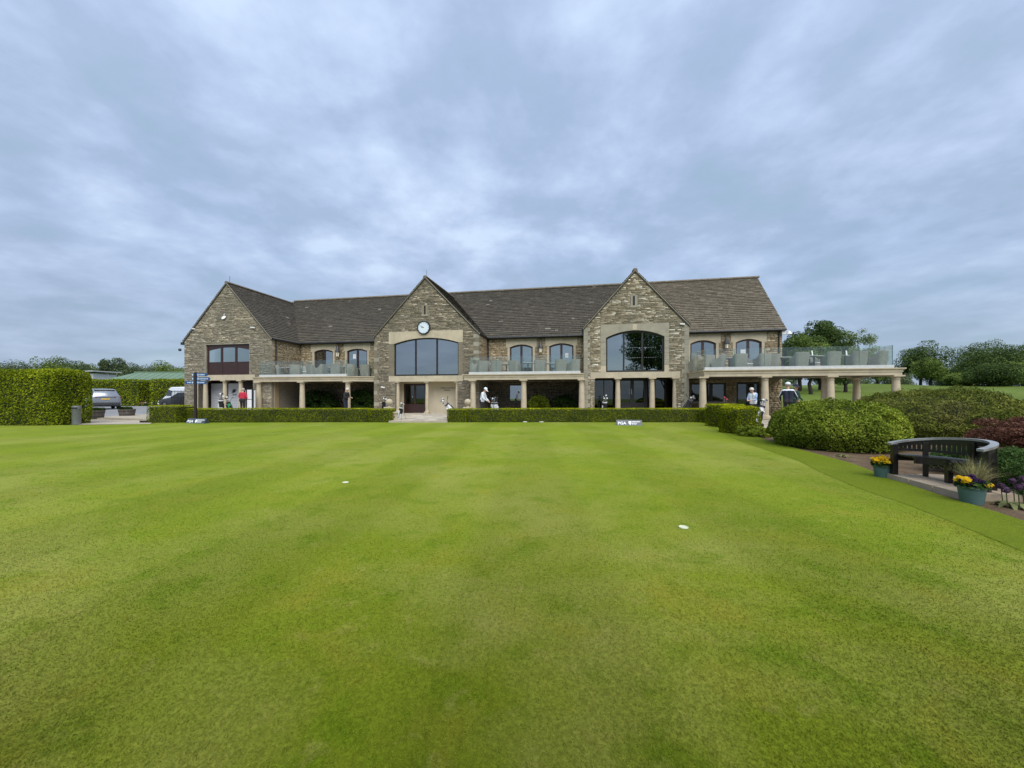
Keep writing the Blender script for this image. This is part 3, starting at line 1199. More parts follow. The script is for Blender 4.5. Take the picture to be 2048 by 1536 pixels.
# small row of manifestation dots on the right gable glass
for zz_ in (LZ(695, 1270, dR), LZ(715, 1270, dR)):
    dm = MB()
    for i in range(20):
        x = LS(1244, dR) + i * (LS(1315, dR) - LS(1244, dR)) / 20
        dm.box(x, x + .03, dR + .168, dR + .171, zz_, zz_ + .022)
    dm.build('glass_dots', 'grey_line', fr)['kind'] = 'stuff'
MB().box(gR['oL'] - .25, gR['oR'] + .25, dR - .05, dR + .35, zl0, zl1).build('lintel', 'lime_cream', CLUB)
GAB['right']['extra'] = [(gR['oL'] - .25, gR['oR'] + .25, zl0, zl1)]
for x in (1183.5, 1236, 1305, 1351.5):
    column(LS(x, dR), dR + .14, zl0, r=.16)
gs = dR + 1.25
window(gR['oL'] - .3, LS(1237, gs), FLZ, zl0 - .02, 0, gs, (1, 1), 'frame_dark', 'door_glass')
window(LS(1238, gs), LS(1291, gs), FLZ, zl0 - .02, 0, gs, (1, 1), 'frame_dark', 'door_glass', fw=.10, mull=.22, kick=.75, door=True, label='dark double door with two upright steel handles')
window(LS(1292, gs), gR['oR'] + .3, FLZ, zl0 - .02, 0, gs, (.6, 1.6), 'frame_dark', 'door_glass')
dd = [o for o in bpy.data.objects if o.get('label') == 'dark double door with two upright steel handles'][0]
for x in (1257.7, 1262.6):
    MB().tube([(LS(x, gs), gs - .09, LZ(788.5, x, gs)), (LS(x, gs), gs - .09, LZ(778, x, gs))], .022).build('handle', 'steel', dd, 60)

# middle gable
mw0, mw1 = LS(788, dC), LS(917, dC)
ms_ = LZ(688, 788, dC)
mrise = LZ(675.5, 852, dC) - ms_
arch_block('arch_head', mw0, mw1, ms_, mrise, LS(778, dC), LS(926, dC), LZ(662, 852, dC), dC - .03, dC + .3, 'lime_cream', CLUB)
for (a, b) in ((LS(778, dC), mw0), (mw1, LS(926, dC))):
    zc, k = zm1, 0
    while zc < ms_ - .02:
        hh = min([.22, .16][k % 2], ms_ - zc)
        MB().box(a, b, dC - .012 - .006 * (k % 2), dC + .3, zc + .003, zc + hh - .003).build('jamb_block', 'lime_mid', CLUB)
        zc += hh
        k += 1
window(mw0, mw1, zm1 + .03, ms_, mrise, dC + .12, (1, 1, 1), 'frame_dark', 'window_glass', fw=.075, mull=.11, label='wide arched window of three lights reflecting the sky')
MB().box(LS(778, dC), LS(926, dC), dC - .04, dC + .35, zm0, zm1).build('lintel', 'lime_cream', CLUB)
GAB['mid']['extra'] = [(LS(778, dC), LS(926, dC), zm0, zm1)]
for x in (794, 852.5, 913):
    column(LS(x, dC), dC + .15, zm0, r=.125)
# recessed porch
pb = dC + 1.05
pl = MB()
pl.box(LS(854, pb), LS(916, pb) + .6, pb, pb + .2, 0, zm0 + .2)
pl.box(gC['oL'] - .02, LS(808, pb), pb, pb + .2, 0, zm0 + .2)
pl.box(LS(808, pb), LS(854, pb), pb, pb + .2, LZ(767, 830, pb), zm0 + .2)
pl.box(gC['oR'], gC['oR'] + .15, dC + .4, pb + .2, 0, zm0 + .2)
pl.box(gC['oL'] - .15, gC['oL'], dC + .4, pb + .2, 0, zm0 + .2)
pl.build('porch_wall', 'render_cream', CLUB)
MB().box(gC['oL'] - .1, gC['oR'] + .1, dC + .35, pb + .2, zm0 + .002, zm0 + .15).build('porch_ceiling', 'render_cream', CLUB)
pd, _ = window(LS(808, pb), LS(852, pb), FLZ, LZ(768, 830, pb), 0, pb + .02, (1, 1), 'frame_brown', 'door_glass', fw=.10, mull=.14, kick=.6, door=True, label='brown part-glazed entrance door under the clock')
MB().ball((LS(826, pb), pb - .05, LZ(793.5, 826, pb)), .045).build('handle', 'steel', pd, 60)
T0 = LS(881.5, pb)
mt = Matrix.Translation((LS(888, pb), pb - .003, LZ(781.3, 888, pb))) @ Matrix.Rotation(R(90), 4, 'X')
textmesh('PRO SHOP', .10, 'lettering', 'frame_dark', CLUB, mt, .004, .002)
lt = MB()
r_ = random.Random(4)
x = T0
xe = LS(913, pb)
zt = LZ(777.3, 895, pb)
while x < xe - .05:                      # a line of bronze capitals too small to read
    w = r_.choice([.045, .055, .06])
    hgt = .085
    st = .014
    lt.box(x, x + st, pb - .008, pb - .001, zt, zt + hgt)
    if r_.random() < .7:
        lt.box(x + w - st, x + w, pb - .008, pb - .001, zt, zt + hgt)
    lt.box(x + st, x + w - st, pb - .008, pb - .001, zt + hgt - st, zt + hgt)
    if r_.random() < .6:
        lt.box(x + st, x + w - st, pb - .008, pb - .001, zt + hgt * .45, zt + hgt * .45 + st)
    x += w + .028
lt.build('lettering', 'frame_dark', CLUB)

# left gable
lw0, lw1 = LS(411, dL), LS(498.5, dL)
lz0, lz1 = LZ(748.5, 455, dL), LZ(688.5, 455, dL)
for (a, b) in ((LS(409.5, dL), lw0), (lw1, LS(499.5, dL))):
    MB().box(a, b, dL + .002, dL + .3, zq1, LZ(686.5, 455, dL)).build('jamb_block', 'lime_grey', CLUB)
MB().box(lw0, lw1, dL + .002, dL + .3, lz1, LZ(686.5, 455, dL)).build('lintel', 'lime_grey', CLUB)
lf, lb = window(lw0, lw1, zq1 + .01, lz1, 0, dL + .16, (1, 1, 1), 'frame_brown', 'window_glass', fw=.10, mull=.16, kick=LZ(725, 455, dL) - zq1, label='brown triple window with solid lower panels')
hd = MB()
for i in range(24):                        # arched timber head
    a, b = lw0 + .1 + (lw1 - lw0 - .2) * i / 24, lw0 + .1 + (lw1 - lw0 - .2) * (i + 1) / 24
    f = lambda s: lz1 - .22 - .25 * ((s - (lw0 + lw1) / 2) / ((lw1 - lw0) / 2)) ** 2
    hd.prism([(a, f(a)), (b, f(b)), (b, lz1 - .05), (a, lz1 - .05)], lambda p, t: (p[0], t, p[1]), dL + .138, dL + .165)
hd.build('window_head', 'frame_brown', lf)
MB().box(gL['oL'] - .12, gL['oR'] + .2, dL - .04, dL + .35, zq0, zq1).build('lintel', 'lime_cream', CLUB)
GAB['left']['extra'] = [(gL['oL'] - .12, gL['oR'] + .2, zq0, zq1), (LS(391, dL), LS(398, dL), 0, zq0)]
MB().box(gL['oL'] - .30, gL['oL'], dL - .02, dL + .35, 0, zq0).build('pier', 'lime_cream', CLUB)
for x in (407, 446, 478):
    column(LS(x, dL), dL + .17, zq0, r=.165)
lk = dL + 1.1
lo_ = MB()
lo_.box(gL['oL'] - .4, gL['oR'] + .5, lk + .25, lk + .4, 0, zq0 + .3)
lo_.build('shop_wall', 'frame_brown', CLUB)
for (xa, xb) in ((419.5, 441), (454, 476)):
    wp = MB().box(LS(xa, lk), LS(xb, lk), lk + .12, lk + .18, FLZ, LZ(767, 440, lk)).build('shop_panel', 'white_panel', CLUB)
    g_ = MB()
    for i in range(9):
        zc = .35 + i * .2
        g_.box(LS(xa, lk) + .12, LS(xb, lk) - .1, lk + .112, lk + .119, zc, zc + .018)
    g_.build('panel_lines', 'grey_line', wp)
    if xa > 450:
        lg = MB()
        for i in range(7):
            a = R(60 + i * 20)
            c_ = Vector((LS(467, lk), lk + .10, 1.62))
            t_ = Vector((math.cos(a), 0, math.sin(a)))
            lg.obox(c_ + t_ * .15, t_ * .12, Vector((0, .006, 0)), Vector((-t_.z, 0, t_.x)) * .022)
        lg.box(LS(463, lk), LS(471, lk), lk + .1, lk + .119, 1.42, 1.47)
        lg.build('emblem', 'dark_grey', wp)

# slit windows high in the middle and right gables
for g, x, ya, yb in ((gR, 1267.5, 592, 610.5), (gC, 850, 611.5, 628.5)):
    d = g['d']
    s = LS(x, d)
    MB().box(s - .07, s + .07, d - .006, d + .02, LZ(yb, x, d), LZ(ya, x, d)).build('slit_window', 'black', CLUB)
    for a, b in ((s - .17, s - .07), (s + .07, s + .17)):
        MB().box(a, b, d - .045, d + .02, LZ(yb, x, d) - .02, LZ(ya, x, d) + .02).build('jamb_block', 'lime_grey' if g is gR else 'stone_mid', CLUB)
    MB().box(s - .24, s + .24, d - .055, d + .02, LZ(yb, x, d) - .14, LZ(yb, x, d) - .022).build('sill', 'lime_grey', CLUB)
    g.setdefault('extra', []).append((s - .25, s + .25, LZ(yb, x, d) - .14, LZ(ya, x, d) + .05))

# quoins on the gable corners, then the rubble facing
def quoins(g, side, mats, z0, z1, parent):
    r = random.Random(11 + side)
    z = z0
    s = g['sL'] if side < 0 else g['sR']
    k = 0
    while z < z1 - .05:
        h = min(r.uniform(.2, .32), z1 - z)
        w = (.38, .24)[k % 2]
        a, b = (s - .02, s + w) if side < 0 else (s - w, s + .02)
        MB().box(a, b, g['d'] - .035, g['d'] + (.26, .40)[k % 2], z + .004, z + h - .004).build('quoin', mats[k % len(mats)], parent)
        g.setdefault('extra', []).append((a - .01, b + .01, z, z + h))
        z += h
        k += 1


quoins(gR, -1, ['lime_grey', 'lime_grey', 'lime_grey'], FLZ, EZ - .02, gR['W'])
quoins(gR, 1, ['lime_grey', 'lime_grey', 'lime_grey'], FLZ, EZ - .02, gR['W'])
quoins(gC, 1, ['lime_grey', 'lime_mid'], ENTT, EZ - .02, gC['W'])
quoins(gC, -1, ['lime_mid', 'lime_mid', 'lime_grey'], FLZ, EZ - .6, gC['W'])
for key in ('right', 'mid', 'left'):
    g = GAB[key]
    stones('stonework', g['sL'], g['sR'], FLZ - .02, g['za'] - .1, g['ok'], front(g['d']), g['mat'], g['W'], g['seed'])
# right flank of the left wing and of the middle gable, seen from the lawn
for key in ('left', 'mid'):
    g = GAB[key]
    sR_ = g['sR']
    stones('stonework', g['d'] + .1, DM, BFLOOR, EZ - .12, lambda s, z: True, lambda s, z, p, q=sR_: (q + p, s, z), 'stone_warm', g['W'], 21)
for key in ('right',):
    g = GAB[key]
    stones('stonework', g['d'] + .1, DM, BFLOOR, EZ - .12, lambda s, z: True, lambda s, z, p, q=g['sL']: (q - p, s, z), 'stone_warm', g['W'], 22)

# ---- main wall
S_END = LS(1572, 3.5) - .12
def wopen(xl, xr, ytop, yspring, zbot):
    s0, s1 = LS(xl, DM), LS(xr, DM)
    zt = LZ(ytop, (xl + xr) / 2, DM)
    zsp = LZ(yspring, (xl + xr) / 2, DM)
    return s0, s1, zbot, zsp, zt - zsp, zt
AW = [wopen(628.5, 666, 699, 703.5, BFLOOR), wopen(694, 734.5, 697.5, 702, BFLOOR),
      wopen(1019.5, 1065.5, 689, 694.5, BFLOOR), wopen(1098.5, 1147, 686.5, 692, BFLOOR),
      wopen(1380.5, 1432, 680.5, 687, BFLOOR), wopen(1471, 1523.5, 678, 684.5, BFLOOR)]
GWIN = [(LS(1017, DM), LS(1046, DM), LZ(804, 1030, DM), LZ(768, 1030, DM)),
        (LS(1381, DM), LS(1452, DM), LZ(803, 1400, DM), LZ(765.5, 1400, DM)),
        (LS(1473, DM), LS(1519, DM), FLZ, LZ(764, 1500, DM)),
        (LS(957, DM), LS(972, DM), FLZ, LZ(766, 965, DM)),
        (LS(545, DM), LS(560, DM), FLZ, LZ(770, 550, DM))]
ops = [(a[0] - .16, a[1] + .16, a[2], a[5] + .42) for a in AW] + GWIN
mw = MB()
for (a, b, c, e) in cells(gL['sL'] + .4, S_END, 0, EZ, ops):
    mw.box(a, b, DM, DM + .35, c, e)
BACK = 2 * RD - 3.5
mw.box(gL['sL'] + .4, S_END, BACK - .6, BACK - .3, 0, EZ)
mw.box(S_END - .35, S_END, DM + .35, BACK - .6, 0, EZ)
mw.prism([(DM, EZ), (BACK - .3, EZ), (RD, RZ_ - .25)], lambda p, t: (t, p[0], p[1]), S_END - .35, S_END)
MW = mw.build('main_wall', 'mortar', CLUB)
def okmain(s, z):
    if gC['sL'] - .05 < s < gC['sR'] + .05 or gR['sL'] - .05 < s < gR['sR'] + .05 or s < gL['sR'] + .02:
        return False
    return not any(o[0] < s < o[1] and o[2] < z < o[3] for o in ops + MAINX)
MAINX = []
for a in AW:
    e0, e1 = a[0] - .16, a[1] + .16
    arch_block('arch_head', a[0], a[1], a[3], a[4], e0 - .12, e1 + .12, a[5] + .42, DM - .03, DM + .3, 'lime_cream', CLUB)
    MAINX.append((e0 - .13, e1 + .13, a[3], a[5] + .43))
    for (p, q_) in ((e0, a[0]), (a[1], e1)):
        MB().box(p, q_, DM - .024, DM + .3, a[2], a[3]).build('jamb_block', 'lime_cream', CLUB)
    window(a[0], a[1], a[2], a[3], a[4], DM + .1, (1, 1), 'frame_brown', 'window_glass', fw=.10, mull=.16, door=True)
stones('stonework', gL['sR'], S_END, BFLOOR - .4, EZ - .1, okmain, front(DM), 'stone_warm', MW, 31, hmin=.07, hmax=.14)
stones('stonework', gL['sR'], gR['sc'], FLZ, BFLOOR - .4, okmain, front(DM), 'stone_shaded', MW, 32, hmin=.08, hmax=.16)  # darker copy of the stone carries the recess shade here
stones('stonework', gR['sc'], S_END, FLZ, BFLOOR - .4, okmain, front(DM), 'stone_warm', MW, 33, hmin=.08, hmax=.16)
window(*GWIN[0][:2], GWIN[0][2], GWIN[0][3], 0, DM + .08, (1,), 'frame_brown', 'window_glass', fw=.10)
window(*GWIN[1][:2], GWIN[1][2], GWIN[1][3], 0, DM + .08, (1.1, .7), 'frame_dark', 'door_glass', fw=.10, mull=.2)
window(*GWIN[2][:2], GWIN[2][2], GWIN[2][3], 0, DM + .08, (1, 1), 'frame_dark', 'door_glass', fw=.12, mull=.12, door=True)
window(*GWIN[3][:2], GWIN[3][2], GWIN[3][3], 0, DM + .08, (1,), 'frame_brown', 'door_glass', fw=.10, kick=.9, door=True)
window(*GWIN[4][:2], GWIN[4][2], GWIN[4][3], 0, DM + .08, (1,), 'frame_dark', 'door_glass', fw=.10, kick=.9, door=True)
sl = MB()
sl.box(GWIN[1][0] - .1, GWIN[1][1] + .1, DM - .09, DM + .05, GWIN[1][2] - .12, GWIN[1][2] - .01)
sl.build('sill', 'lime_cream', CLUB)
# inner floor, so that rooms are dark
MB().box(gL['sL'] + .4, S_END - .35, DM + .35, BACK - .6, BFLOOR - .15, BFLOOR - .03).build('upper_floor', 'interior', CLUB)
for g in (gL, gC, gR):
    MB().box(g['sL'] + .4, g['sR'] - .4, g['d'] + .42, DM - .02, BFLOOR - .18, BFLOOR - .06).build('upper_floor', 'interior', CLUB)
MB().box(gL['sL'] + .4, S_END - .35, DM + 3.4, DM + 3.5, 0, EZ).build('inner_wall', 'interior', CLUB)

# ---- roofs
tm = (RZ_ - EZ) / (RD - 3.5)
sl0 = gL['sL'] - .1
ru = MB()
ru.prism([(3.5, EZ - .03), (RD, RZ_ - .03), (2 * RD - 3.5, EZ - .03), (2 * RD - 3.5 - .15, EZ - .16), (RD, RZ_ - .22), (3.65, EZ - .16)], lambda p, t: (t, p[0], p[1]), sl0, S_END + .12)
ROOF = ru.build('roof', 'under_roof', CLUB)
L_ = math.hypot(RD - 3.5, RZ_ - EZ)
sp = gR['sc']
for (a, b, mat, sd_) in ((gL['sc'], sp, 'roof_dark', 1), (sp, S_END + .13, 'roof_brown', 2)):
    tiles('roof_slates', (a, 3.47, EZ - .04), (1, 0, 0), (0, RD - 3.5, RZ_ - EZ), b - a, L_, mat, ROOF, sd_)
bk = MB()
bk.add([(sl0, 2 * RD - 3.5, EZ), (S_END + .12, 2 * RD - 3.5, EZ), (S_END + .12, RD, RZ_ + .0), (sl0, RD, RZ_ + .0)], [(3, 2, 1, 0)])
x = gL['sc']
while x < S_END:
    MB().lathe([(.13, 0), (.135, .44)], n=10).v
    rg = MB()
    l_ = random.uniform(.4, .5)
    prof = [(.17 * math.cos(R(a)), .13 * math.sin(R(a))) for a in range(-10, 191, 25)]
    rg.prism(prof, lambda p, t: (t, RD + p[0], RZ_ - .03 + p[1]), x, x + l_ - .012)
    rg.build('ridge_tile', 'ridge_stone', ROOF)
    x += l_
for key in ('left', 'mid', 'right'):
    g = GAB[key]
    d0 = g['d'] - .07
    d1 = 3.5 + (g['za'] - EZ) / tm + .1
    w_ = g['half'] + .10
    ze_ = EZ - .10 * g['slope'] + .06
    wr = MB()
    wr.prism([(g['sc'] - w_, ze_ - .03), (g['sc'], g['za'] - .0), (g['sc'] + w_, ze_ - .03), (g['sc'] + w_ - .06, ze_ - .12), (g['sc'], g['za'] - .14), (g['sc'] - w_ + .06, ze_ - .12)],
             lambda p, t: (p[0], t, p[1]), d0, d1)
    wr_o = wr.build('roof', 'under_roof', CLUB)
    Lw = math.hypot(w_, g['za'] - ze_)
    mat = 'roof_dark'
    tiles('roof_slates', (g['sc'] + w_, d0 - .01, ze_ - .02), (0, 1, 0), (-w_, 0, g['za'] - ze_), d1 - d0, Lw, mat, wr_o, 5)
    tiles('roof_slates', (g['sc'] - w_, d0 - .01, ze_ - .02), (0, 1, 0), (w_, 0, g['za'] - ze_), d1 - d0, Lw, mat, wr_o, 6)
    y = d0
    while y < d1:
        rg = MB()
        prof = [(.15 * math.cos(R(a)), .11 * math.sin(R(a))) for a in range(-10, 191, 25)]
        rg.prism(prof, lambda p, t: (g['sc'] + p[0], t, g['za'] - .01 + p[1]), y, min(y + .45, d1) - .012)
        rg.build('ridge_tile', 'ridge_stone', wr_o)
        y += .45
    # pale mortar under the verge
    for sg in (-1, 1):
        vb = MB()
        p0 = Vector((g['sc'] + sg * (w_ - .02), d0 + .0, ze_ - .055))
        p1 = Vector((g['sc'], d0 + .0, g['za'] - .035))
        vb.tube([p0.lerp(p1, i / 6) for i in range(7)], .022, 5)
        vb.build('verge_mortar', 'lime_grey', wr_o)
    # lightning finial
    if key != 'right':
        MB().tube([(g['sc'], d0 + .3, g['za'] + .05), (g['sc'], d0 + .3, g['za'] + .55)], .012, 6).build('finial_rod', 'dark_grey', CLUB)
# gutters and down pipes
def gutter(p0, p1):
    MB().tube([p0, p1], .075, 10).build('gutter', 'gutter_black', CLUB, 60)
gutter((gL['sR'] + .1, 3.42, EZ - .08), (gC['sL'], 3.42, EZ - .08))
gutter((gC['sR'], 3.42, EZ - .08), (gR['sL'], 3.42, EZ - .08))
gutter((gR['sR'], 3.42, EZ - .08), (S_END + .1, 3.42, EZ - .08))
gutter((gL['sR'] + .17, gL['d'] - .02, EZ - .1), (gL['sR'] + .17, 3.45, EZ - .1))
for (s, d) in ((gL['sR'] + .07, gL['d'] + .35), (LS(977, DM), DM - .07), (LS(1557, DM), DM - .07)):
    MB().tube([(s, d, EZ - .12), (s, d, BFLOOR)], .04, 8).build('down_pipe', 'gutter_black', CLUB, 60)
for sx in (gR['sL'] - .08,):
    MB().tube([(sx, 3.0, EZ - .05), (sx, gR['d'] + .1, EZ - .05), (sx, gR['d'] + .1, EZ - .5)], .04, 8).build('down_pipe', 'gutter_black', CLUB, 60)
# projecting stone corbels at the eaves end of the left gable and of the far right corner
MB().box(gL['sL'] - .35, gL['sL'] + .05, gL['d'] - .02, gL['d'] + .3, EZ - .32, EZ - .12).build('eaves_box', 'gutter_black', CLUB)

# ---- balconies
def beam_profile():
    return [(0, ENTB), (.02, ENTB), (.02, ENTB + .15), (.05, ENTB + .16), (.05, ENTB + .25), (.11, ENTT - .07), (.13, ENTT - .05), (.13, ENTT), (-.25, ENTT), (-.25, ENTB)]


def sweep_beam(path, name, parent):
    """beam with stone mouldings along a polyline on plan; outward is to the right-hand side"""
    prof = beam_profile()
    P = [Vector((p[0], p[1])) for p in path]
    offs = []
    for i in range(len(P)):
        ns = []
        if i > 0:
            t = (P[i] - P[i - 1]).normalized()
            ns.append(Vector((t.y, -t.x)))
        if i < len(P) - 1:
            t = (P[i + 1] - P[i]).normalized()
            ns.append(Vector((t.y, -t.x)))
        b = sum(ns, Vector((0, 0))).normalized()
        offs.append(b / max(.4, b.dot(ns[0])))
    mb = MB()
    n = len(prof)
    V = []
    for p, o in zip(P, offs):
        for (a, z) in prof:
            w = p + o * a
            V.append((w.x, w.y, z))
    fs = []
    for i in range(len(P) - 1):
        for k in range(n):
            k2 = (k + 1) % n
            fs.append((i * n + k, i * n + k2, (i + 1) * n + k2, (i + 1) * n + k))
    fs.append(tuple(range(n - 1, -1, -1)))
    fs.append(tuple((len(P) - 1) * n + k for k in range(n)))
    mb.add(V, fs)
    return mb.build(name, 'lime_cream', parent)


def balcony(path, deck, glass_runs, curb, label):
    bm_ = sweep_beam(path, 'balcony', CLUB)
    bm_['label'] = label
    dk = MB()
    dk.prism(deck, lambda p, t: (p[0], p[1], t), ENTB + .04, BFLOOR - .02)
    dk.build('deck', 'deck_shaded', bm_)
    for (a, b) in curb:
        a, b = Vector(a), Vector(b)
        t = (b - a).normalized()
        nrm = Vector((t.y, -t.x))
        c = (a + b) / 2
        MB().obox((c.x - nrm.x * .03, c.y - nrm.y * .03, (ENTT + CURB) / 2 + .002), (*(t * (b - a).length / 2), 0), (*(nrm * .09), 0), (0, 0, (CURB - ENTT) / 2)).build('kerb', 'curb_white', bm_)
    for (a, b, k, zb) in glass_runs:
        a, b = Vector(a), Vector(b)
        t = (b - a).normalized()
        nrm = Vector((t.y, -t.x))
        L = (b - a).length
        for i in range(k):
            c = a + t * (L * (i + .5) / k)
            gp = MB().obox((c.x, c.y, (zb + GLT) / 2), (*(t * (L / k / 2 - .008)), 0), (*(nrm * .007), 0), (0, 0, (GLT - zb) / 2)).build('glass_panel', 'balcony_glass', bm_)
            e = a + t * (L * (i + 1) / k)
            MB().obox((e.x, e.y, (zb + GLT) / 2), (*(t * .007), 0), (*(nrm * .008), 0), (0, 0, (GLT - zb) / 2 + .004)).build('glass_edge', 'glass_edge', gp)
            if i == 0:
                MB().obox((a.x, a.y, (zb + GLT) / 2), (*(t * .007), 0), (*(nrm * .008), 0), (0, 0, (GLT - zb) / 2 + .004)).build('glass_edge', 'glass_edge', gp)
    return bm_


d1, d2, d3 = .50, .26, -1.36
# left balcony
p1a, p1b = LS(507, d1), LS(695, d1)
pe = (gC['sL'] - .0, dC + .1)
balcony([(p1a, d1), (p1b, d1), pe], [(p1a, d1), (p1b, d1), pe, (gC['sL'], DM), (gL['sR'], DM), (gL['sR'], gL['d'] - .04), (p1a, gL['d'] - .04)],
        [((LS(520, d1), d1 + .05), (LS(692, d1), d1 + .05), 4, CURB), ((LS(692, d1), d1 + .06), (gC['sL'] - .06, dC - .1), 2, ENTT)],
        [((LS(519, d1), d1 + .03), (LS(693, d1), d1 + .03))], 'left balcony with splayed end beside the clock gable')
# middle balcony
p2a, p2b = LS(929, d2), LS(1167.5, d2)
balcony([(p2a, dC - .05), (p2a, d2), (p2b, d2)], [(p2a, d2), (p2b, d2), (p2b, DM), (gC['sR'], DM), (gC['sR'], dC - .04), (p2a, dC - .04)],
        [((LS(939, d2), d2 + .05), (LS(1160, d2), d2 + .05), 4, CURB), ((LS(939, d2), dC - .1), (LS(939, d2), d2 + .06), 1, CURB)],
        [((LS(938, d2), d2 + .03), (LS(1161, d2), d2 + .03))], 'middle balcony between the clock gable and the right gable')
# right terrace balcony
p3b, p3c = LS(1409, d3), LS(1803, d3)
dBk = d3 + 2.8 * .95
balcony([(gR['sR'] + .0, dR + .1), (p3b, d3), (p3c, d3), (p3c, dBk + .2)], [(gR['sR'], dR), (p3b, d3), (p3c, d3), (p3c, dBk), (S_END - .1, dBk), (S_END - .1, DM), (gR['sR'], DM)],
        [((LS(1411, d3), d3 + .06), (LS(1787, d3), d3 + .06), 6, CURB), ((gR['sR'] + .08, dR - .05), (LS(1411, d3), d3 + .07), 2, ENTT), ((LS(1787, d3), d3 + .07), (LS(1787, d3), dBk), 2, CURB)],
        [((LS(1409, d3), d3 + .04), (LS(1788, d3), d3 + .04))], 'long right balcony reaching past the end of the house')
sweep_beam([(p3c - .2, dBk + .2), (S_END - .1, dBk + .2)], 'back_beam', CLUB)
for (x, d) in ((515, d1), (602, d1), (693.5, d1), (945, d2), (1047, d2), (1163.5, d2), (1407, d3), (1532, d3), (1664, d3), (1796, d3)):
    column(LS(x, d), d + .13, ENTB, r=.185)
column(LS(1652, d3 + .55), d3 + .62, ENTB, r=.185)
column(LS(1713, dBk), dBk, ENTB, r=.185)
# stone piers under the balcony ends
for (s, d) in ((gL['sR'] - .15, gL['d'] + .45),):
    pr = MB().box(s - .2, s + .2, d - .2, d + .2, 0, ENTB)
    pr.build('pier', 'stone_warm', CLUB)

# ------------------------------------------------------------------ hedges
hy0 = 19.62
hedge('box_hedge', 'low clipped box hedge in front of the left balcony', -16.7, -7.28, hy0, 20.35, .68, 'hedge_leaf', dens=2100, leaf=.042, rnd=.05, rough=.012, seed=3, new='hedge_new')
hedge('box_hedge', 'taller squared end of the low hedge beside the paved path', -18.05, -16.6, 19.0, 20.3, .84, 'hedge_leaf', dens=2100, leaf=.042, rnd=.08, rough=.02, seed=4, new='hedge_new')
hedge('box_hedge', 'low hedge block left of the clock gable entrance', -7.25, -6.12, 19.3, 20.3, .67, 'hedge_leaf', dens=2400, leaf=.042, rnd=.06, rough=.015, seed=5, new='hedge_new')
hedge('box_hedge', 'low hedge block right of the clock gable entrance', -3.28, -2.3, 19.3, 20.3, .67, 'hedge_leaf', dens=2400, leaf=.042, rnd=.06, rough=.02, seed=6, new='hedge_new')
hedge('box_hedge', 'long low clipped hedge in front of the middle balcony and right gable', -2.28, 9.95, hy0, 20.35, .68, 'hedge_leaf', dens=2100, leaf=.042, rnd=.05, rough=.014, seed=7, new='hedge_new')
hedge('box_hedge', 'short sunlit hedge piece turning the corner of the lawn', 9.62, 10.35, 17.75, 19.6, .72, 'hedge_leaf', R(10), dens=2200, leaf=.042, rnd=.08, rough=.02, seed=8, new='hedge_new')
hedge('box_hedge', 'squared taller hedge block at the lawn corner', 8.62, 9.72, 16.0, 17.2, .96, 'hedge_leaf', R(8), dens=2300, leaf=.045, rnd=.09, rough=.02, seed=9, new='hedge_new')
hedge('box_hedge', 'rounded hedge block in front of the woman with the golf trolley', 7.62, 8.55, 13.2, 14.2, .92, 'hedge_leaf', R(8), dens=3000, leaf=.048, rnd=.16, rough=.03, seed=10, new='hedge_new')
hedge('beech_hedge', 'tall clipped hedge filling the left edge of the lawn', -46, -20.55, 17.5, 19.4, 2.62, 'beech_leaf', R(-1.5), dens=950, leaf=.085, rnd=.5, rough=.07, seed=12, wob=1.1)
hedge('beech_hedge', 'far tall hedge behind the silver car', -50.5, -41.3, 42.5, 44.5, 2.95, 'beech_leaf', dens=260, leaf=.15, rnd=.25, rough=.06, z=.23, seed=13)
hedge('beech_hedge', 'far tall hedge beside the white van', -40.1, -30.5, 42.5, 44.5, 3.0, 'beech_leaf', dens=260, leaf=.15, rnd=.25, rough=.06, z=.23, seed=14)


def shrub(name, label, cx_, cy_, rx, ry, h, mat, n=14000, leaf=.07, blobs=60, seed=0, cat='shrub', flat=.8, z=0.0, br=(.22, .34), under=.12, stems=True, inward=.3, core=True, bark='bark_dark', power=2.4, aspect=.55, jit=.7, dome=False):
    """a dense rounded bush of overlapping leafy clumps over a few stems"""
    r = random.Random(seed)
    t = thing(name, label, cat, (cx_, cy_, z))
    cs, rs = [], []
    for i in range(blobs):
        a = r.uniform(0, 6.283)
        u = r.uniform(0, 1) ** .5
        k = r.uniform(under, 1)
        prof = (1 - abs(2 * k - .9) ** power * .55) if k < .45 else max(0.0, 1 - ((k - .45) / .62) ** power) ** .5
        if dome:
            k = (r.uniform(.55, 1), r.uniform(.03, .5), r.uniform(under, 1))[i % 3]
            prof = math.sqrt(max(0, 1 - k ** 4.0)) if k > .3 else .88 + .4 * k
            prof = max(prof, .05)
        q = (.90 * max(u, .55) if dome else .82 * max(u, .35)) * prof
        cs.append((math.cos(a) * rx * q, math.sin(a) * ry * q, k * h * .88))
        rs.append(min(rx, ry, h) * r.uniform(*br))
    P, D = blob_cloud(cs, rs, n, flat, inward)
    P[:, 2] = np.clip(P[:, 2], .02, h * 1.03)
    # keep only the outer leaves
    V, Fq = leaves(P, D + np.array([0, 0, .25]), leaf, jit, aspect)
    npmesh('foliage', V, Fq, mat, t)
    st = MB()
    for i in range(9):
        c = cs[r.randrange(blobs)]
        limb(st, (c[0] * .15, c[1] * .15, -.03), (c[0] * .8, c[1] * .8, c[2] * .9), .035 * max(1, h), .012, 6, .2, 4, r)
    st.build('stems', bark, t, 60)
    return t


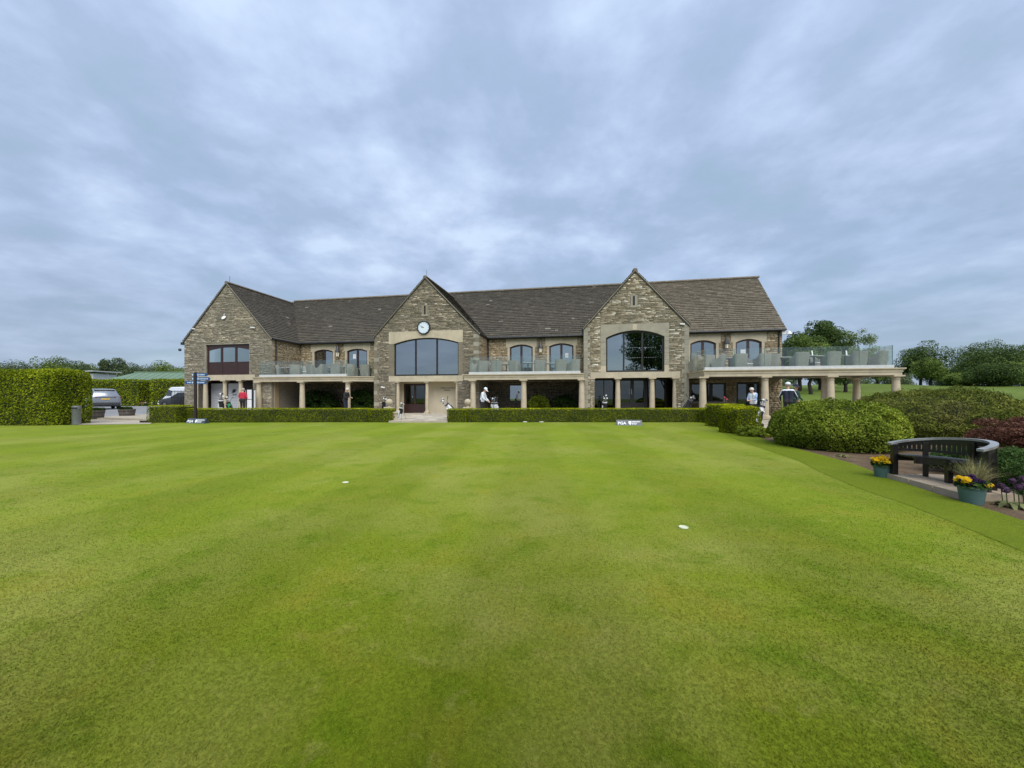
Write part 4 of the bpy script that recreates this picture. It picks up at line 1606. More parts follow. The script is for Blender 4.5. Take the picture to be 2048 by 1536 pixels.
def mound(name, label, cx_, cy_, rx, ry, h, mat, n, leaf, seed, lump=.07, expo=.7, flatn=1.0, aspect=.55, cat='shrub', shoots=.04):
    """a close-clipped dome: leaf skin over a lumpy dark branch mass"""
    t = thing(name, label, cat, (cx_, cy_, 0))

    def surf(a, f, k=1.0):
        ph = f * math.pi / 2
        c, s_ = np.cos(ph) ** expo, np.sin(ph) ** expo
        z = s_ * h
        tuck = np.where(z < .3 * h, .86 + .14 * z / (.3 * h), 1.0)
        return np.c_[rx * c * np.cos(a) * tuck * k, ry * c * np.sin(a) * tuck * k, z * k]
    a = RNG.uniform(0, 2 * math.pi, n)
    f = np.arcsin(RNG.uniform(0, 1, n)) / (math.pi / 2)
    P = surf(a, f)
    Nn = P / np.array([rx, ry, h]) ** 2
    Nn /= np.linalg.norm(Nn, axis=1)[:, None] + 1e-9
    q = P * np.array([1, 1, flatn])
    off = pnoise(q, 3.0, seed) * lump + pnoise(q, 8.0, seed + 1) * lump * .75 + pnoise(q, 17.0, seed + 2) * lump * .4 - RNG.uniform(0, 1, n) ** 2 * lump * 1.5
    off += (RNG.uniform(0, 1, n) < .06) * RNG.uniform(0, 1, n) * shoots
    P = P + Nn * off[:, None]
    P[:, 2] = np.maximum(P[:, 2], .02)
    V, Fq = leaves(P, Nn, leaf, .75, aspect)
    npmesh('foliage', V, Fq, mat, t)
    aa, ff = np.meshgrid(np.linspace(0, 2 * math.pi, 37)[:-1], np.linspace(0, .995, 12))
    C_ = surf(aa.ravel(), ff.ravel(), 1.0) * np.array([.86, .86, .90])
    na = 36
    Q = [(i_ * na + k, i_ * na + (k + 1) % na, (i_ + 1) * na + (k + 1) % na, (i_ + 1) * na + k) for i_ in range(11) for k in range(na)]
    npmesh('branch_mass', C_, np.array(Q), 'hedge_core', t)
    return t


mound('round_shrub', 'large rounded green shrub beyond the curved bench', 8.42, 10.1, 1.45, 1.5, 1.17, 'bush_leaf', 46000, .05, 21)
mound('juniper_shrub', 'wide spreading juniper mound behind the bench', 13.1, 11.9, 3.0, 2.1, 1.47, 'juniper_leaf', 78000, .07, 22, lump=.10, expo=.85, flatn=3.0, aspect=.28, shoots=.10)
shrub('japanese_maple', 'low dark red maple right of the juniper', 11.75, 8.5, 1.5, 1.1, .92, 'maple_leaf', n=24000, leaf=.055, blobs=90, seed=23, flat=.4, br=(.16, .30), under=.2, aspect=.4, inward=.5, bark='bark')
shrub('japanese_maple', 'taller dark red maple at the right edge of the picture', 13.2, 9.0, .9, .9, 1.3, 'maple_leaf', n=14000, leaf=.055, blobs=60, seed=24, flat=.5, br=(.2, .34), under=.3, aspect=.4, inward=.5, bark='bark')
shrub('low_shrub', 'low leafy plant spilling onto the path by the hedge block', 7.95, 12.65, .75, .6, .33, 'bush_leaf', n=6000, leaf=.06, blobs=40, seed=25)
shrub('leafy_plant', 'bushy bright green plant right of the curved bench', 7.35, 5.45, .55, .45, .55, 'bed_leaf', n=11000, leaf=.05, blobs=50, seed=26, aspect=.3)
shrub('leafy_plant', 'dark low plant among the purple alliums', 6.75, 4.85, .5, .35, .28, 'bed_leaf', n=6000, leaf=.05, blobs=40, seed=27, aspect=.4)
shrub('leafy_plant', 'bushy green plant at the right edge behind the alliums', 6.95, 5.0, .42, .4, .5, 'bed_leaf', n=9000, leaf=.045, blobs=60, seed=28, aspect=.3, br=(.25, .4))
shrub('leafy_plant', 'low green plant in the bed behind the bench back', 7.75, 6.5, .6, .6, .42, 'bed_leaf', n=9000, leaf=.05, blobs=60, seed=29, aspect=.35, br=(.25, .4))
# shaded shrubs under the balconies
x_, y_, _ = LW(LS(640, 2.6), 2.6)
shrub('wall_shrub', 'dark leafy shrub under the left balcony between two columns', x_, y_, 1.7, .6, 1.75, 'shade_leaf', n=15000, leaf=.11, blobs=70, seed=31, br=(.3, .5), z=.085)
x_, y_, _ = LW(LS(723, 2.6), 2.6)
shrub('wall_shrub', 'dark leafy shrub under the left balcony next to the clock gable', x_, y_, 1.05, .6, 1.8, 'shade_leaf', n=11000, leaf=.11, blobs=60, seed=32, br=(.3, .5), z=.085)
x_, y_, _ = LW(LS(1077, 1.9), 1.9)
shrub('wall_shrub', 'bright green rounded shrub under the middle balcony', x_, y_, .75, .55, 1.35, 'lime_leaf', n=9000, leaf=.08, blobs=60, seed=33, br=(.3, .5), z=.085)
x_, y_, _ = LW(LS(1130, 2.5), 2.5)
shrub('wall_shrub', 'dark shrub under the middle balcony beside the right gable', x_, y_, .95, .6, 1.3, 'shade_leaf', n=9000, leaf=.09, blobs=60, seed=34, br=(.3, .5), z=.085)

# ------------------------------------------------------------------ trees
def tz(x, y):
    return float(terr(np.array([x]), np.array([y]))[0])


def tree_at(px, ytop, Y, rxpx, label, name, mat, **kw):
    X = (px - 1024) / F * Y
    b = tz(X, Y)
    top = H0 + (HY - ytop) / F * Y
    return make_tree(name, label, top - b, rxpx / F * Y, mat, (X, Y, b - .1), **kw)


tree_at(1598, 657, 62, 46, 'dark broad tree just past the right end of the clubhouse', 'broadleaf_tree', 'tree_dark', seed=1, n=13000, blob=(.26, .44), leaf=.42, base=.16, nb=46, trunk=.32)
tree_at(1640, 641, 66, 48, 'tallest dark tree behind the right balcony', 'broadleaf_tree', 'tree_dark', seed=2, n=15000, blob=(.26, .44), leaf=.42, base=.16, nb=54, trunk=.32)
tree_at(1622, 668, 56, 36, 'mid green tree in front of the dark trees behind the balcony', 'broadleaf_tree', 'tree_mid', seed=3, n=11000, blob=(.26, .44), leaf=.38, base=.2, nb=40, trunk=.28)
tree_at(1718, 643, 70, 46, 'thin pale tree with open crown beside the dark trees', 'broadleaf_tree', 'tree_pale', seed=4, n=5200, leaf=.34, base=.16, nb=60, trunk=.22, blob=(.14, .28), inward=.9)
tree_at(1690, 700, 60, 40, 'low spreading green tree seen under the right balcony', 'broadleaf_tree', 'tree_mid', seed=5, n=4500, leaf=.36, base=.25, nb=34, trunk=.28)
tree_at(1754, 715, 90, 26, 'small loose tree beside the glass corner of the balcony', 'broadleaf_tree', 'tree_mid', seed=16, n=2600, leaf=.4, base=.15, nb=24, trunk=.3)
tree_at(1843, 684, 92, 42, 'dark topped tree standing on the fairway right of the balcony', 'broadleaf_tree', 'tree_dark', seed=6, n=9000, blob=(.24, .42), leaf=.42, base=.16, nb=40, trunk=.35)
tree_at(1862, 706, 84, 34, 'rounder pale green tree in front of the dark topped tree', 'broadleaf_tree', 'tree_mid', seed=7, n=4800, leaf=.40, base=.14, nb=36, trunk=.35)
k = 0
WOOD = [(1905, 735, 118, 30, 'tree_hazed'), (1935, 722, 112, 34, 'tree_dark'), (1958, 672, 122, 40, 'tree_dark'), (1975, 700, 104, 44, 'tree_dark'), (2012, 690, 100, 46, 'tree_dark'),
        (2045, 684, 108, 46, 'tree_dark'), (2080, 676, 104, 52, 'tree_dark'), (1925, 745, 100, 24, 'tree_mid'), (1990, 728, 92, 40, 'tree_dark'), (2050, 722, 92, 46, 'tree_mid'), (2110, 690, 96, 50, 'tree_dark')]
WL = ['pale far tree at the left end of the right hand wood', 'small dark tree near the left end of the right hand wood', 'tallest tree with tufted crown above the right hand wood',
      'rounded mid green tree in the middle of the right hand wood', 'broad dark tree in the middle of the right hand wood', 'light green tree at the right edge of the wood',
      'dark tree cut by the right edge of the picture', 'low bush-like tree in front of the wood on the left', 'low dark tree in front of the wood in the middle', 'low green tree in front of the wood on the right',
      'dark tree just outside the right edge of the wood']
for (px, yt, Y, rp, mt_), lb_ in zip(WOOD, WL):
    tree_at(px, yt, Y, rp, lb_, 'woodland_tree', mt_, seed=40 + k, n=8000, leaf=.46, base=.04, nb=44, trunk=.28, inward=.3, blob=(.26, .42), group='trees of the wood on the right')
    k += 1
# far belt on the right, behind everything
for i, (px, yt) in enumerate(((1770, 742), (1800, 738), (1892, 742), (1570, 742), (1660, 742), (1715, 740))):
    tree_at(px, yt, 135, 30, 'far hazy tree number %s of the belt beyond the fairway, counted from the left' % ('four', 'five', 'six', 'one', 'two', 'three')[i] if False else
            ('distant low tree in the gap right of the balcony corner', 'distant low tree between the balcony corner and the fairway tree', 'distant low tree between the fairway tree and the wood',
             'distant low tree hidden mostly by the clubhouse end', 'distant low tree seen between the right hand columns', 'distant low tree seen past the back column')[i],
            'distant_tree', 'tree_hazed', seed=60 + i, n=2600, leaf=.6, base=.03, nb=30, trunk=.28)
# left belt
LB = [(-40, 724, 40), (12, 722, 40), (58, 719, 42), (98, 708, 38), (122, 716, 30), (150, 719, 34), (182, 722, 30), (206, 704, 17), (237, 705, 16), (222, 724, 34), (262, 724, 34), (296, 724, 32), (330, 722, 32), (362, 726, 34), (400, 726, 34)]
LL = ['far tree outside the left edge', 'far tree at the left edge above the tall hedge', 'second far tree from the left above the tall hedge', 'far tree with high pointed crown above the tall hedge', 'far tree right of the pointed crown',
      'far tree above the middle of the tall hedge', 'far tree above the right end of the tall hedge', 'slim tall far tree left of a matching one', 'slim tall far tree right of a matching one', 'low far tree between the two slim tall trees',
      'far tree right of the two slim trees', 'far tree above the green roof', 'far tree above the pole on the green roof', 'far tree next to the left gable', 'far tree hidden by the left gable']
for i, ((px, yt, rp), lb_) in enumerate(zip(LB, LL)):
    tree_at(px, yt, 96 + (i * 7) % 16, rp, lb_, 'distant_tree', 'tree_hazed' if i % 3 else 'tree_mid', seed=80 + i, n=5200 if rp > 20 else 3000, leaf=.5, base=.02, nb=44, trunk=.35, blob=(.26, .46), group='tree belt behind the car park')
# trees across the lawn behind the camera, which the big windows mirror
make_tree('broadleaf_tree', 'dark tree behind the photographer, mirrored in the right gable window', 17, 4.2, 'tree_dark', (6.2, -26, 0), seed=91, n=5000, leaf=.5, nb=50, trunk=.28)
make_tree('broadleaf_tree', 'second tree behind the photographer, mirrored at the right of the gable window', 13, 3.2, 'tree_dark', (10.2, -27, 0), seed=92, n=3600, leaf=.5, nb=40, trunk=.28)

# ------------------------------------------------------------------ terrace furniture
def make_chair():
    t = thing('wicker_armchair', 'x', 'armchair')
    w, dpt, sh, bh = .33, .33, .42, .90
    # curved back and arms as one woven shell
    sh_ = MB()
    n = 18
    path = []
    for i in range(n + 1):
        a = R(180 + 30) - (R(240)) * i / n
        path.append((w * 1.02 * max(-1, min(1, 1.25 * math.cos(a))), dpt * max(-1, min(1, 1.25 * math.sin(a)))))
    V, Q = [], []
    for i, (x, y) in enumerate(path):
        f = min(1, max(0, (y + .02) / .28))
        top = .64 + (bh - .64) * (f * f * (3 - 2 * f))
        for (k, z) in ((1.0, .06), (1.03, .3), (1.06 + .04 * f, top), (.90 + .04 * f, top), (.86, .3), (.86, .06)):
            V.append((x * k, y * k + (.05 * (z - .3) if f > .5 else 0), z))
    m = 6
    for i in range(n):
        for k in range(m):
            k2 = (k + 1) % m
            Q.append((i * m + k, (i + 1) * m + k, (i + 1) * m + k2, i * m + k2))
    sh_.add(V, Q + [tuple(range(m)), tuple(n * m + k for k in range(m - 1, -1, -1))])
    sh_.build('backrest', 'wicker', t, 50)
    MB().box(-.27, .27, -.30, .24, .10, .36).build('seat', 'wicker', t, bevel=.02)
    MB().box(-.26, .26, -.31, .22, .362, .44).build('cushion', 'cushion', t, bevel=.03)
    for (x, y) in ((-.25, -.26), (.25, -.26), (-.25, .24), (.25, .24)):
        MB().box(x - .02, x + .02, y - .02, y + .02, 0, .10).build('leg', 'table_leg', t)
    return t


def make_table():
    t = thing('terrace_table', 'x', 'table')
    MB().box(-.38, .38, -.38, .38, .70, .735).build('table_top', 'table_top', t, bevel=.008)
    MB().lathe([(.035, .03), (.035, .70)], n=10).build('pedestal', 'table_leg', t, 60)
    MB().lathe([(.24, 0), (.24, .015), (.06, .035)], n=16).build('base', 'table_leg', t, 60)
    return t


ch0, tb0 = make_chair(), make_table()
used = {'c': False, 't': False}
ORD = ['first', 'second', 'third', 'fourth', 'fifth', 'sixth', 'seventh', 'eighth', 'ninth', 'tenth', 'eleventh', 'twelfth', 'thirteenth', 'fourteenth']


def put(kind, px, d, rz, label, group):
    src = ch0 if kind == 'c' else tb0
    x, y, _ = LW(LS(px, d), d)
    loc = (x, y, BFLOOR - .018)
    if not used[kind]:
        used[kind] = True
        src.location, src.rotation_euler = loc, (0, 0, rz)
        src['label'], src['group'] = label, group
        return src
    return dup(src, loc, rz, label, group=group)


BAL = {'left': ([(556, 1.5, 160), (592, 1.3, 200), (612, 1.9, 20), (626, 1.15, 150), (643, 1.3, 250), (673, 1.05, 185), (704, 1.5, 170), (732, 2.2, 180)], [(576, 1.6), (606, 2.4), (660, 1.8), (688, 1.7)]),
       'middle': ([(949, 1.2, 100), (965, .9, 200), (993, .85, 180), (1030, .95, 150), (1080, 1.0, 170), (1121, .85, 180), (1146, .9, 215)], [(977, 1.5), (1013, 1.6), (1056, 1.0), (1100, 1.5)]),
       'right': ([(1393, .6, 190), (1412, -.2, 200), (1436, -.5, 230), (1476, -.6, 180), (1492, .3, 20), (1523, -.4, 190), (1543, -.1, 150), (1597, -.75, 180), (1624, .2, 10), (1660, -.8, 180), (1712, -.8, 175), (1753, -.75, 205)], [(1458, -.1), (1564, .0), (1628, -.5), (1690, -.2)])}
for key, (cs_, ts_) in BAL.items():
    for i, (px, d, a) in enumerate(cs_):
        put('c', px, d, R(a), 'grey wicker armchair on the %s balcony, %s from the left' % (key, ORD[i]), 'wicker armchairs on the balconies')
    for i, (px, d) in enumerate(ts_):
        put('t', px, d, R(-8 + 7 * i), 'square pedestal table on the %s balcony, %s from the left' % (key, ORD[i]), 'pedestal tables on the balconies')
# potted conifer on the left balcony
x_, y_, _ = LW(LS(545, 1.2), 1.2)
pt = thing('potted_conifer', 'small dark conifer in a pot at the left end of the left balcony', 'potted plant', (x_, y_, BFLOOR - .018))
MB().lathe([(.14, 0), (.19, .3), (.20, .32), (.17, .32), (.16, .28)], n=14).build('pot', 'plastic_black', pt, 40)
cs_ = [(random.uniform(-.08, .08), random.uniform(-.08, .08), .35 + i * .055) for i in range(14)]
P, D = blob_cloud(cs_, [.23 * (1 - i / 17) for i in range(14)], 2600, 1, .3)
V, Fq = leaves(P, D, .06)
npmesh('foliage', V, Fq, 'shade_leaf', pt)
# menu holders and cups on the right tables
for i, px in enumerate((1624.5, 1693)):
    x_, y_, _ = LW(LS(px, -.6 if i == 0 else -.25), -.6 if i == 0 else -.25)
    mh = thing('menu_holder', ('white menu card standing on the third table of the right balcony', 'white menu card standing on the rightmost table of the right balcony')[i], 'menu card', (x_, y_, BFLOOR - .018 + .7355))
    MB().box(-.05, .05, -.03, .03, 0, .015).build('base', 'white_paint', mh)
    MB().obox((0, 0, .15), (.035, 0, 0), (0, .006, 0), (0, .02, .135)).build('card', 'white_paint', mh)

# ------------------------------------------------------------------ fixtures on the walls
def on_wall(s, d, z):
    return LW(s, d, z)


RZW = -math.atan(.1887)
ck = thing('wall_clock', 'round pale clock with black rim above the arched entrance window', 'clock', on_wall(LS(848.5, dC), dC - .045, LZ(655.5, 848.5, dC)), RZW)
r0 = (LS(861, dC) - LS(836, dC)) / 2


def ring(mb, ra, rb, y0, y1, n=40):
    for i in range(n):
        a, b = 2 * math.pi * i / n, 2 * math.pi * (i + 1) / n
        mb.prism([(ra * math.cos(a), ra * math.sin(a)), (rb * math.cos(a), rb * math.sin(a)), (rb * math.cos(b), rb * math.sin(b)), (ra * math.cos(b), ra * math.sin(b))], lambda p, t: (p[0], t, p[1]), y0, y1)


m = MB(); ring(m, r0 * .88, r0 * 1.02, -.10, .02); m.build('rim', 'clock_rim', ck)
m = MB(); m.prism([(r0 * .885 * math.cos(i * math.pi / 20), r0 * .885 * math.sin(i * math.pi / 20)) for i in range(40)], lambda p, t: (p[0], t, p[1]), -.06, .0); m.build('dial', 'clock_face', ck)
for a, l, w in ((R(150), .62, .018), (R(172), .40, .024)):
    t_ = Vector((math.cos(a), 0, math.sin(a)))
    MB().obox(t_ * r0 * l * .42 + Vector((0, -.068, 0)), t_ * r0 * l * .5, (0, .003, 0), Vector((-t_.z, 0, t_.x)) * w).build('hand', 'clock_hand', ck)
m = MB()
for i in range(12):
    a = i * math.pi / 6
    t_ = Vector((math.cos(a), 0, math.sin(a)))
    m.obox(t_ * r0 * .76 + Vector((0, -.063, 0)), t_ * r0 * .07, (0, .002, 0), Vector((-t_.z, 0, t_.x)) * .012)
o_ = m.build('hour_marks', 'clock_hand', ck)
o_['kind'] = 'stuff'


def lantern(px, yb, d, label):
    z1, zb = LZ(yb - 21, px, d), LZ(yb, px, d)
    h = z1 - zb
    t = thing('wall_lantern', label, 'lantern', on_wall(LS(px, d), d - .24, zb), RZW)
    MB().lathe([(.19, h * .40), (.17, h * .55), (.07, h * .93), (.03, h)], n=8).build('hood', 'dark_grey', t, 30)
    MB().lathe([(.11, h * .0), (.135, h * .38)], n=6).build('lamp_glass', 'bulb_glass', t, 30)
    for i in range(6):
        a = i * math.pi / 3
        MB().tube([(.115 * math.cos(a), .115 * math.sin(a), 0), (.14 * math.cos(a), .14 * math.sin(a), h * .4)], .010, 5).build('glazing_bar', 'dark_grey', t)
    MB().tube([(0, 0, h), (0, .02, h + .14), (0, .22, h + .2)], .018, 6).build('bracket', 'dark_grey', t, 60)


lantern(679, 713.5, DM, 'black hooded wall lantern above the left balcony')
lantern(1081.5, 705.5, DM, 'black hooded wall lantern above the middle balcony')
lantern(1451, 697, DM, 'black hooded wall lantern above the right balcony')


def camera_unit(px, py, d, label, length=.24, rz=0):
    t = thing('security_camera', label, 'camera', on_wall(LS(px, d), d - .05, LZ(py, px, d)), RZW + rz)
    MB().tube([(0, .05, 0), (0, -.06, -.02)], .02, 6).build('bracket', 'white_paint', t)
    MB().obox((length * .3, -.09, -.03), (length * .55, -.02, -.02), (.008, .045, 0), (0, 0, .042)).build('housing', 'white_paint', t, bevel=.01)


camera_unit(389, 657.5, dL, 'white camera low on the left slope of the left gable')
camera_unit(506, 655, dL, 'white camera low on the right slope of the left gable', .34)
camera_unit(1361, 648, dR, 'white camera beside the top right corner of the right gable')
camera_unit(766, 774, dC, 'flat white lamp on the stone left of the entrance', .26)


def floodlight(px, py, d, label, ball=False):
    t = thing('floodlight', label, 'floodlight', on_wall(LS(px, d), d - .03, LZ(py, px, d)), RZW)
    MB().lathe([(.10, -.02), (.16, .03), (.17, .06), (.10, .08)], n=16).build('lamp_head', 'white_paint', t, 40)
    MB().tube([(0, .02, .05), (0, -.03, .22), (.05, .03, .34)], .02, 6).build('bracket', 'white_paint', t)
    for o in t.children:
        o.rotation_euler = (R(60) if o.name.startswith('lamp_head') else 0, 0, 0)


floodlight(449, 636, dL, 'round white floodlight high on the left gable')
t = thing('floodlight', 'white twin floodlight at the far right corner of the house', 'floodlight', on_wall(S_END, DM - .1, LZ(666, 1575, DM)), RZW)
MB().box(-.1, .12, -.12, .0, -.1, .18).build('housing', 'white_paint', t, bevel=.02)
MB().lathe([(.05, .1), (.16, -.08), (.17, -.1)], (.32, -.08, 0), n=14).build('lamp_head', 'white_paint', t, 40)
MB().tube([(.1, -.06, .1), (.32, -.08, .1)], .02, 6).build('bracket', 'white_paint', t)
t = thing('dome_camera', 'dark dome camera hanging off the left edge of the left gable', 'camera', on_wall(LS(369, dL) - .05, dL + .1, LZ(695, 369, dL)), RZW)
MB().tube([(.05, 0, .0), (-.45, -.05, .02), (-.45, -.05, -.1)], .02, 6).build('arm', 'white_paint', t)
MB().ball((-.45, -.05, -.16), .11).build('dome', 'dark_grey', t, 60)

# notices behind the glass of the balcony doors
for px, py, w_, h_ in ((707.5, 712.5, .13, .17), (1133.5, 710.5, .11, .16), (1487.5, 704.5, .15, .19)):
    nb_ = thing('paper_notice', 'white paper notice behind the %s balcony door glass' % {707.5: 'left', 1133.5: 'middle', 1487.5: 'right'}[px], 'notice', on_wall(LS(px, DM), DM + .105, LZ(py, px, DM)), RZW)
    MB().box(-w_, w_, -.003, .003, -h_, h_).build('sheet', 'white_paint', nb_)
    for k in range(3):
        MB().box(-w_ * .7, w_ * .6, -.005, -.0035, h_ * (.5 - k * .4), h_ * (.6 - k * .4)).build('print', 'grey_line', nb_)


# ------------------------------------------------------------------ the curved bench on its stone plinth
BC = Vector((6.86, 6.34)) * .8667
bt = Vector((.21, .977)).normalized()       # along the bed edge, away from the camera
bb_ = Vector((bt.y, -bt.x))                 # away from the lawn
RZB = math.atan2(bb_.y, bb_.x)
plinth = thing('bench_plinth', 'low pale stone slab platform under the curved bench', 'plinth', (BC.x, BC.y, 0), RZB)
PZ = .075
r_ = random.Random(3)
y = -.66
rows = [(-.12, .30), (.30, .74)]
for (xa, xb) in rows:
    y = -.64 + r_.uniform(-.03, .03)
    while y < .62:
        w = r_.uniform(.36, .5)
        sl = MB()
        a, b = y, min(y + w - .012, .70)
        sl.add([(xa, a, -.02), (xb - .012, a, -.02), (xb - .012, b, -.02), (xa, b, -.02), (xa + .008, a + .008, PZ), (xb - .02, a + .008, PZ), (xb - .02, b - .008, PZ), (xa + .008, b - .008, PZ)],
               [(4, 5, 6, 7), (0, 1, 5, 4), (1, 2, 6, 5), (2, 3, 7, 6), (3, 0, 4, 7)])
        sl.build('slab', 'plinth_stone', plinth)
        y += w
bench = thing('curved_bench', 'black curved wooden bench with slatted back and pale top rail', 'bench', (BC.x, BC.y, PZ), RZB)
RO, RI = .58, .22
A0, A1 = 98, -66


def pol(r, a, z):
    return (r * math.cos(R(a)), r * math.sin(R(a)), z)


def arcbar(r0, r1, z0, z1, a0, a1, n, zf=None):
    mb = MB()
    V, Q = [], []
    for i in range(n + 1):
        a = a0 + (a1 - a0) * i / n
        dz = zf(a) if zf else 0
        for (r, z) in ((r0, z0), (r1, z0), (r1, z1), (r0, z1)):
            V.append(pol(r, a, z + dz))
    for i in range(n):
        for k in range(4):
            k2 = (k + 1) % 4
            Q.append((i * 4 + k, i * 4 + k2, (i + 1) * 4 + k2, (i + 1) * 4 + k))
    Q += [(3, 2, 1, 0), tuple(n * 4 + k for k in range(4))]
    return mb.add(V, Q)


SZ = .33
def seg_angles(k):
    return [(A0 - 8 + (A1 - A0 + 16) * i / k, A0 - 8 + (A1 - A0 + 16) * (i + 1) / k) for i in range(k)]


# seat boards
for j in range(5):
    ra = RI + (RO - .03 - RI) * j / 5
    rb = RI + (RO - .03 - RI) * (j + 1) / 5 - .012
    arcbar(ra, rb, SZ - .022, SZ, A0 - 4, A1 + 4, 26).build('seat_board', 'bench_paint', bench, 40)
arcbar(RI - .012, RI + .018, SZ - .10, SZ - .024, A0 - 4, A1 + 4, 26).build('apron', 'bench_paint', bench, 40)
arcbar(RO - .05, RO - .02, SZ - .10, SZ - .024, A0 - 4, A1 + 4, 26).build('apron', 'bench_paint', bench, 40)
rise_f = lambda a: .125 * (1 - (abs(a) / 98) ** 2)
arcbar(RO - .03, RO + .045, .475, .505, A0 + 3, A1 - 10, 34, rise_f).build('top_rail', 'bench_rail_sheen', bench, 40)
arcbar(RO - .012, RO + .022, .415, .473, A0, A1, 30, rise_f).build('back_rail', 'bench_paint', bench, 40)
arcbar(RO - .010, RO + .020, SZ + .045, SZ + .085, A0, A1, 30).build('back_rail', 'bench_paint', bench, 40)
for i in range(30):
    a = A0 - 5 + (A1 - A0 + 10) * (i + .5) / 30
    if -16 < a < 2:
        continue
    c = Vector(pol(RO + .005, a, 0))
    t_ = Vector((-math.sin(R(a)), math.cos(R(a)), 0))
    n_ = Vector((math.cos(R(a)), math.sin(R(a)), 0))
    zt = .418 + rise_f(a)
    MB().obox((c.x, c.y, (SZ + .085 + zt) / 2), t_ * .019, n_ * .007, (0, 0, (zt - SZ - .085) / 2)).build('slat', 'bench_paint', bench)
arcbar(RO - .003, RO + .010, SZ + .086, .52, 2, -16, 6).build('back_panel', 'bench_paint', bench, 40)
for (r, a, z1, w) in ((RO - .01, A0 - 3, .48, .034), (RO - .01, A1 + 3, .50, .034), (RO + .0, 58, .52, .032), (RO + .0, 6, .58, .032), (RO + .0, -40, .56, .032), (RI + .03, 4, SZ - .025, .032)):
    c = Vector(pol(r, a, 0))
    t_ = Vector((-math.sin(R(a)), math.cos(R(a)), 0))
    n_ = Vector((math.cos(R(a)), math.sin(R(a)), 0))
    MB().obox((c.x, c.y, z1 / 2), t_ * w, n_ * w, (0, 0, z1 / 2)).build('leg', 'bench_paint', bench, bevel=.004)


# ------------------------------------------------------------------ flower pots
def flowers(t, spec, rim_z, rr):
    """spec: (material, name, count, angle range)"""
    for (mat, n, a0, a1, rmin, rmax, h) in spec:
        P, D = [], []
        for i in range(n):
            a = R(random.uniform(a0, a1))
            q = random.uniform(rmin, rmax) * rr
            c = Vector((q * math.cos(a), q * math.sin(a), rim_z + .03 + h * random.uniform(.2, 1) * (1 - .3 * q / rr)))
            nn_ = Vector((math.cos(a) * .6 + random.uniform(-.4, .4), math.sin(a) * .6 - .4, .8)).normalized()
            u_ = nn_.orthogonal().normalized()
            v_ = nn_.cross(u_)
            for k in range(5):
                b = k * 1.2566 + random.uniform(0, .4)
                P.append(c + (u_ * math.cos(b) + v_ * math.sin(b)) * .014)
                D.append(nn_)
        V, Fq = leaves(np.array([tuple(p) for p in P]), np.array([tuple(p) for p in D]), .036, .25, .9, .2)
        o = npmesh('blooms', V, Fq, mat, t)
        o['kind'] = 'stuff'


def flower_pot(name, label, loc, rad, h):
    t = thing(name, label, 'flower pot', loc)
    MB().lathe([(rad * .76, 0), (rad * .80, .02), (rad * .97, h * .86), (rad * 1.04, h * .87), (rad * 1.05, h), (rad * .93, h), (rad * .90, h - .04)], n=28).build('pot', 'pot_glaze', t, 40)
    MB().lathe([(rad * .90, h - .05), (.001, h - .03)], n=20, caps=False).build('compost', 'soil', t)
    n = 1500
    a = RNG.uniform(0, 6.283, n)
    q = rad * 1.15 * RNG.uniform(0, 1, n) ** .5
    P = np.c_[q * np.cos(a), q * np.sin(a), h + RNG.uniform(-.02, .07, n)]
    V, Fq = leaves(P, np.tile([0, 0, 1.0], (n, 1)), .035, .8, .6)
    npmesh('foliage', V, Fq, 'bed_leaf', t)
    return t


gx_, gy_ = G(1758, 954)
p1 = flower_pot('flower_pot', 'blue green glazed pot of yellow and orange flowers left of the bench', (gx_ + .05, gy_, -.01), .115, .205)
flowers(p1, [('yellow_petal', 60, 90, 290, 0, 1.25, .12), ('yellow_petal', 22, -60, 90, 0, .8, .12), ('orange_petal', 40, -70, 80, .35, 1.25, .11)], .205, .115)
gx_, gy_ = G(1937, 1005)
p2 = flower_pot('flower_pot', 'blue green glazed pot of dark pansies and straw grass in front of the bench', (gx_ + .04, gy_, -.01), .125, .215)
flowers(p2, [('yellow_petal', 12, 160, 215, .7, 1.3, .12), ('yellow_petal', 14, -90, -10, .8, 1.3, .02), ('purple_petal', 75, 120, 290, .0, 1.05, .10)], .215, .125)
V, Fq = [], []
for i in range(420):
    a = random.uniform(-.6, 1.9)
    L = random.uniform(.22, .42)
    sp_ = random.uniform(.2, 1.0)
    p0 = Vector((.05 + random.uniform(-.03, .03), random.uniform(-.03, .03), .22))
    dv = Vector((math.cos(a) * sp_, math.sin(a) * sp_, 0))
    prev = None
    w = Vector((-dv.y, dv.x, 0)).normalized() * .0022
    pts = [p0 + dv * (L * t) + Vector((0, 0, L * (1.1 * t - .75 * sp_ * t * t))) for t in (0, .4, .75, 1)]
    k = len(V)
    for j, p in enumerate(pts):
        f = 1 - j / 3.4
        V += [p - w * f, p + w * f]
    Fq += [(k + 2 * j, k + 2 * j + 1, k + 2 * j + 3, k + 2 * j + 2) for j in range(3)]
npmesh('straw_grass', np.array([tuple(p) for p in V]), np.array(Fq), 'straw_blade', p2)


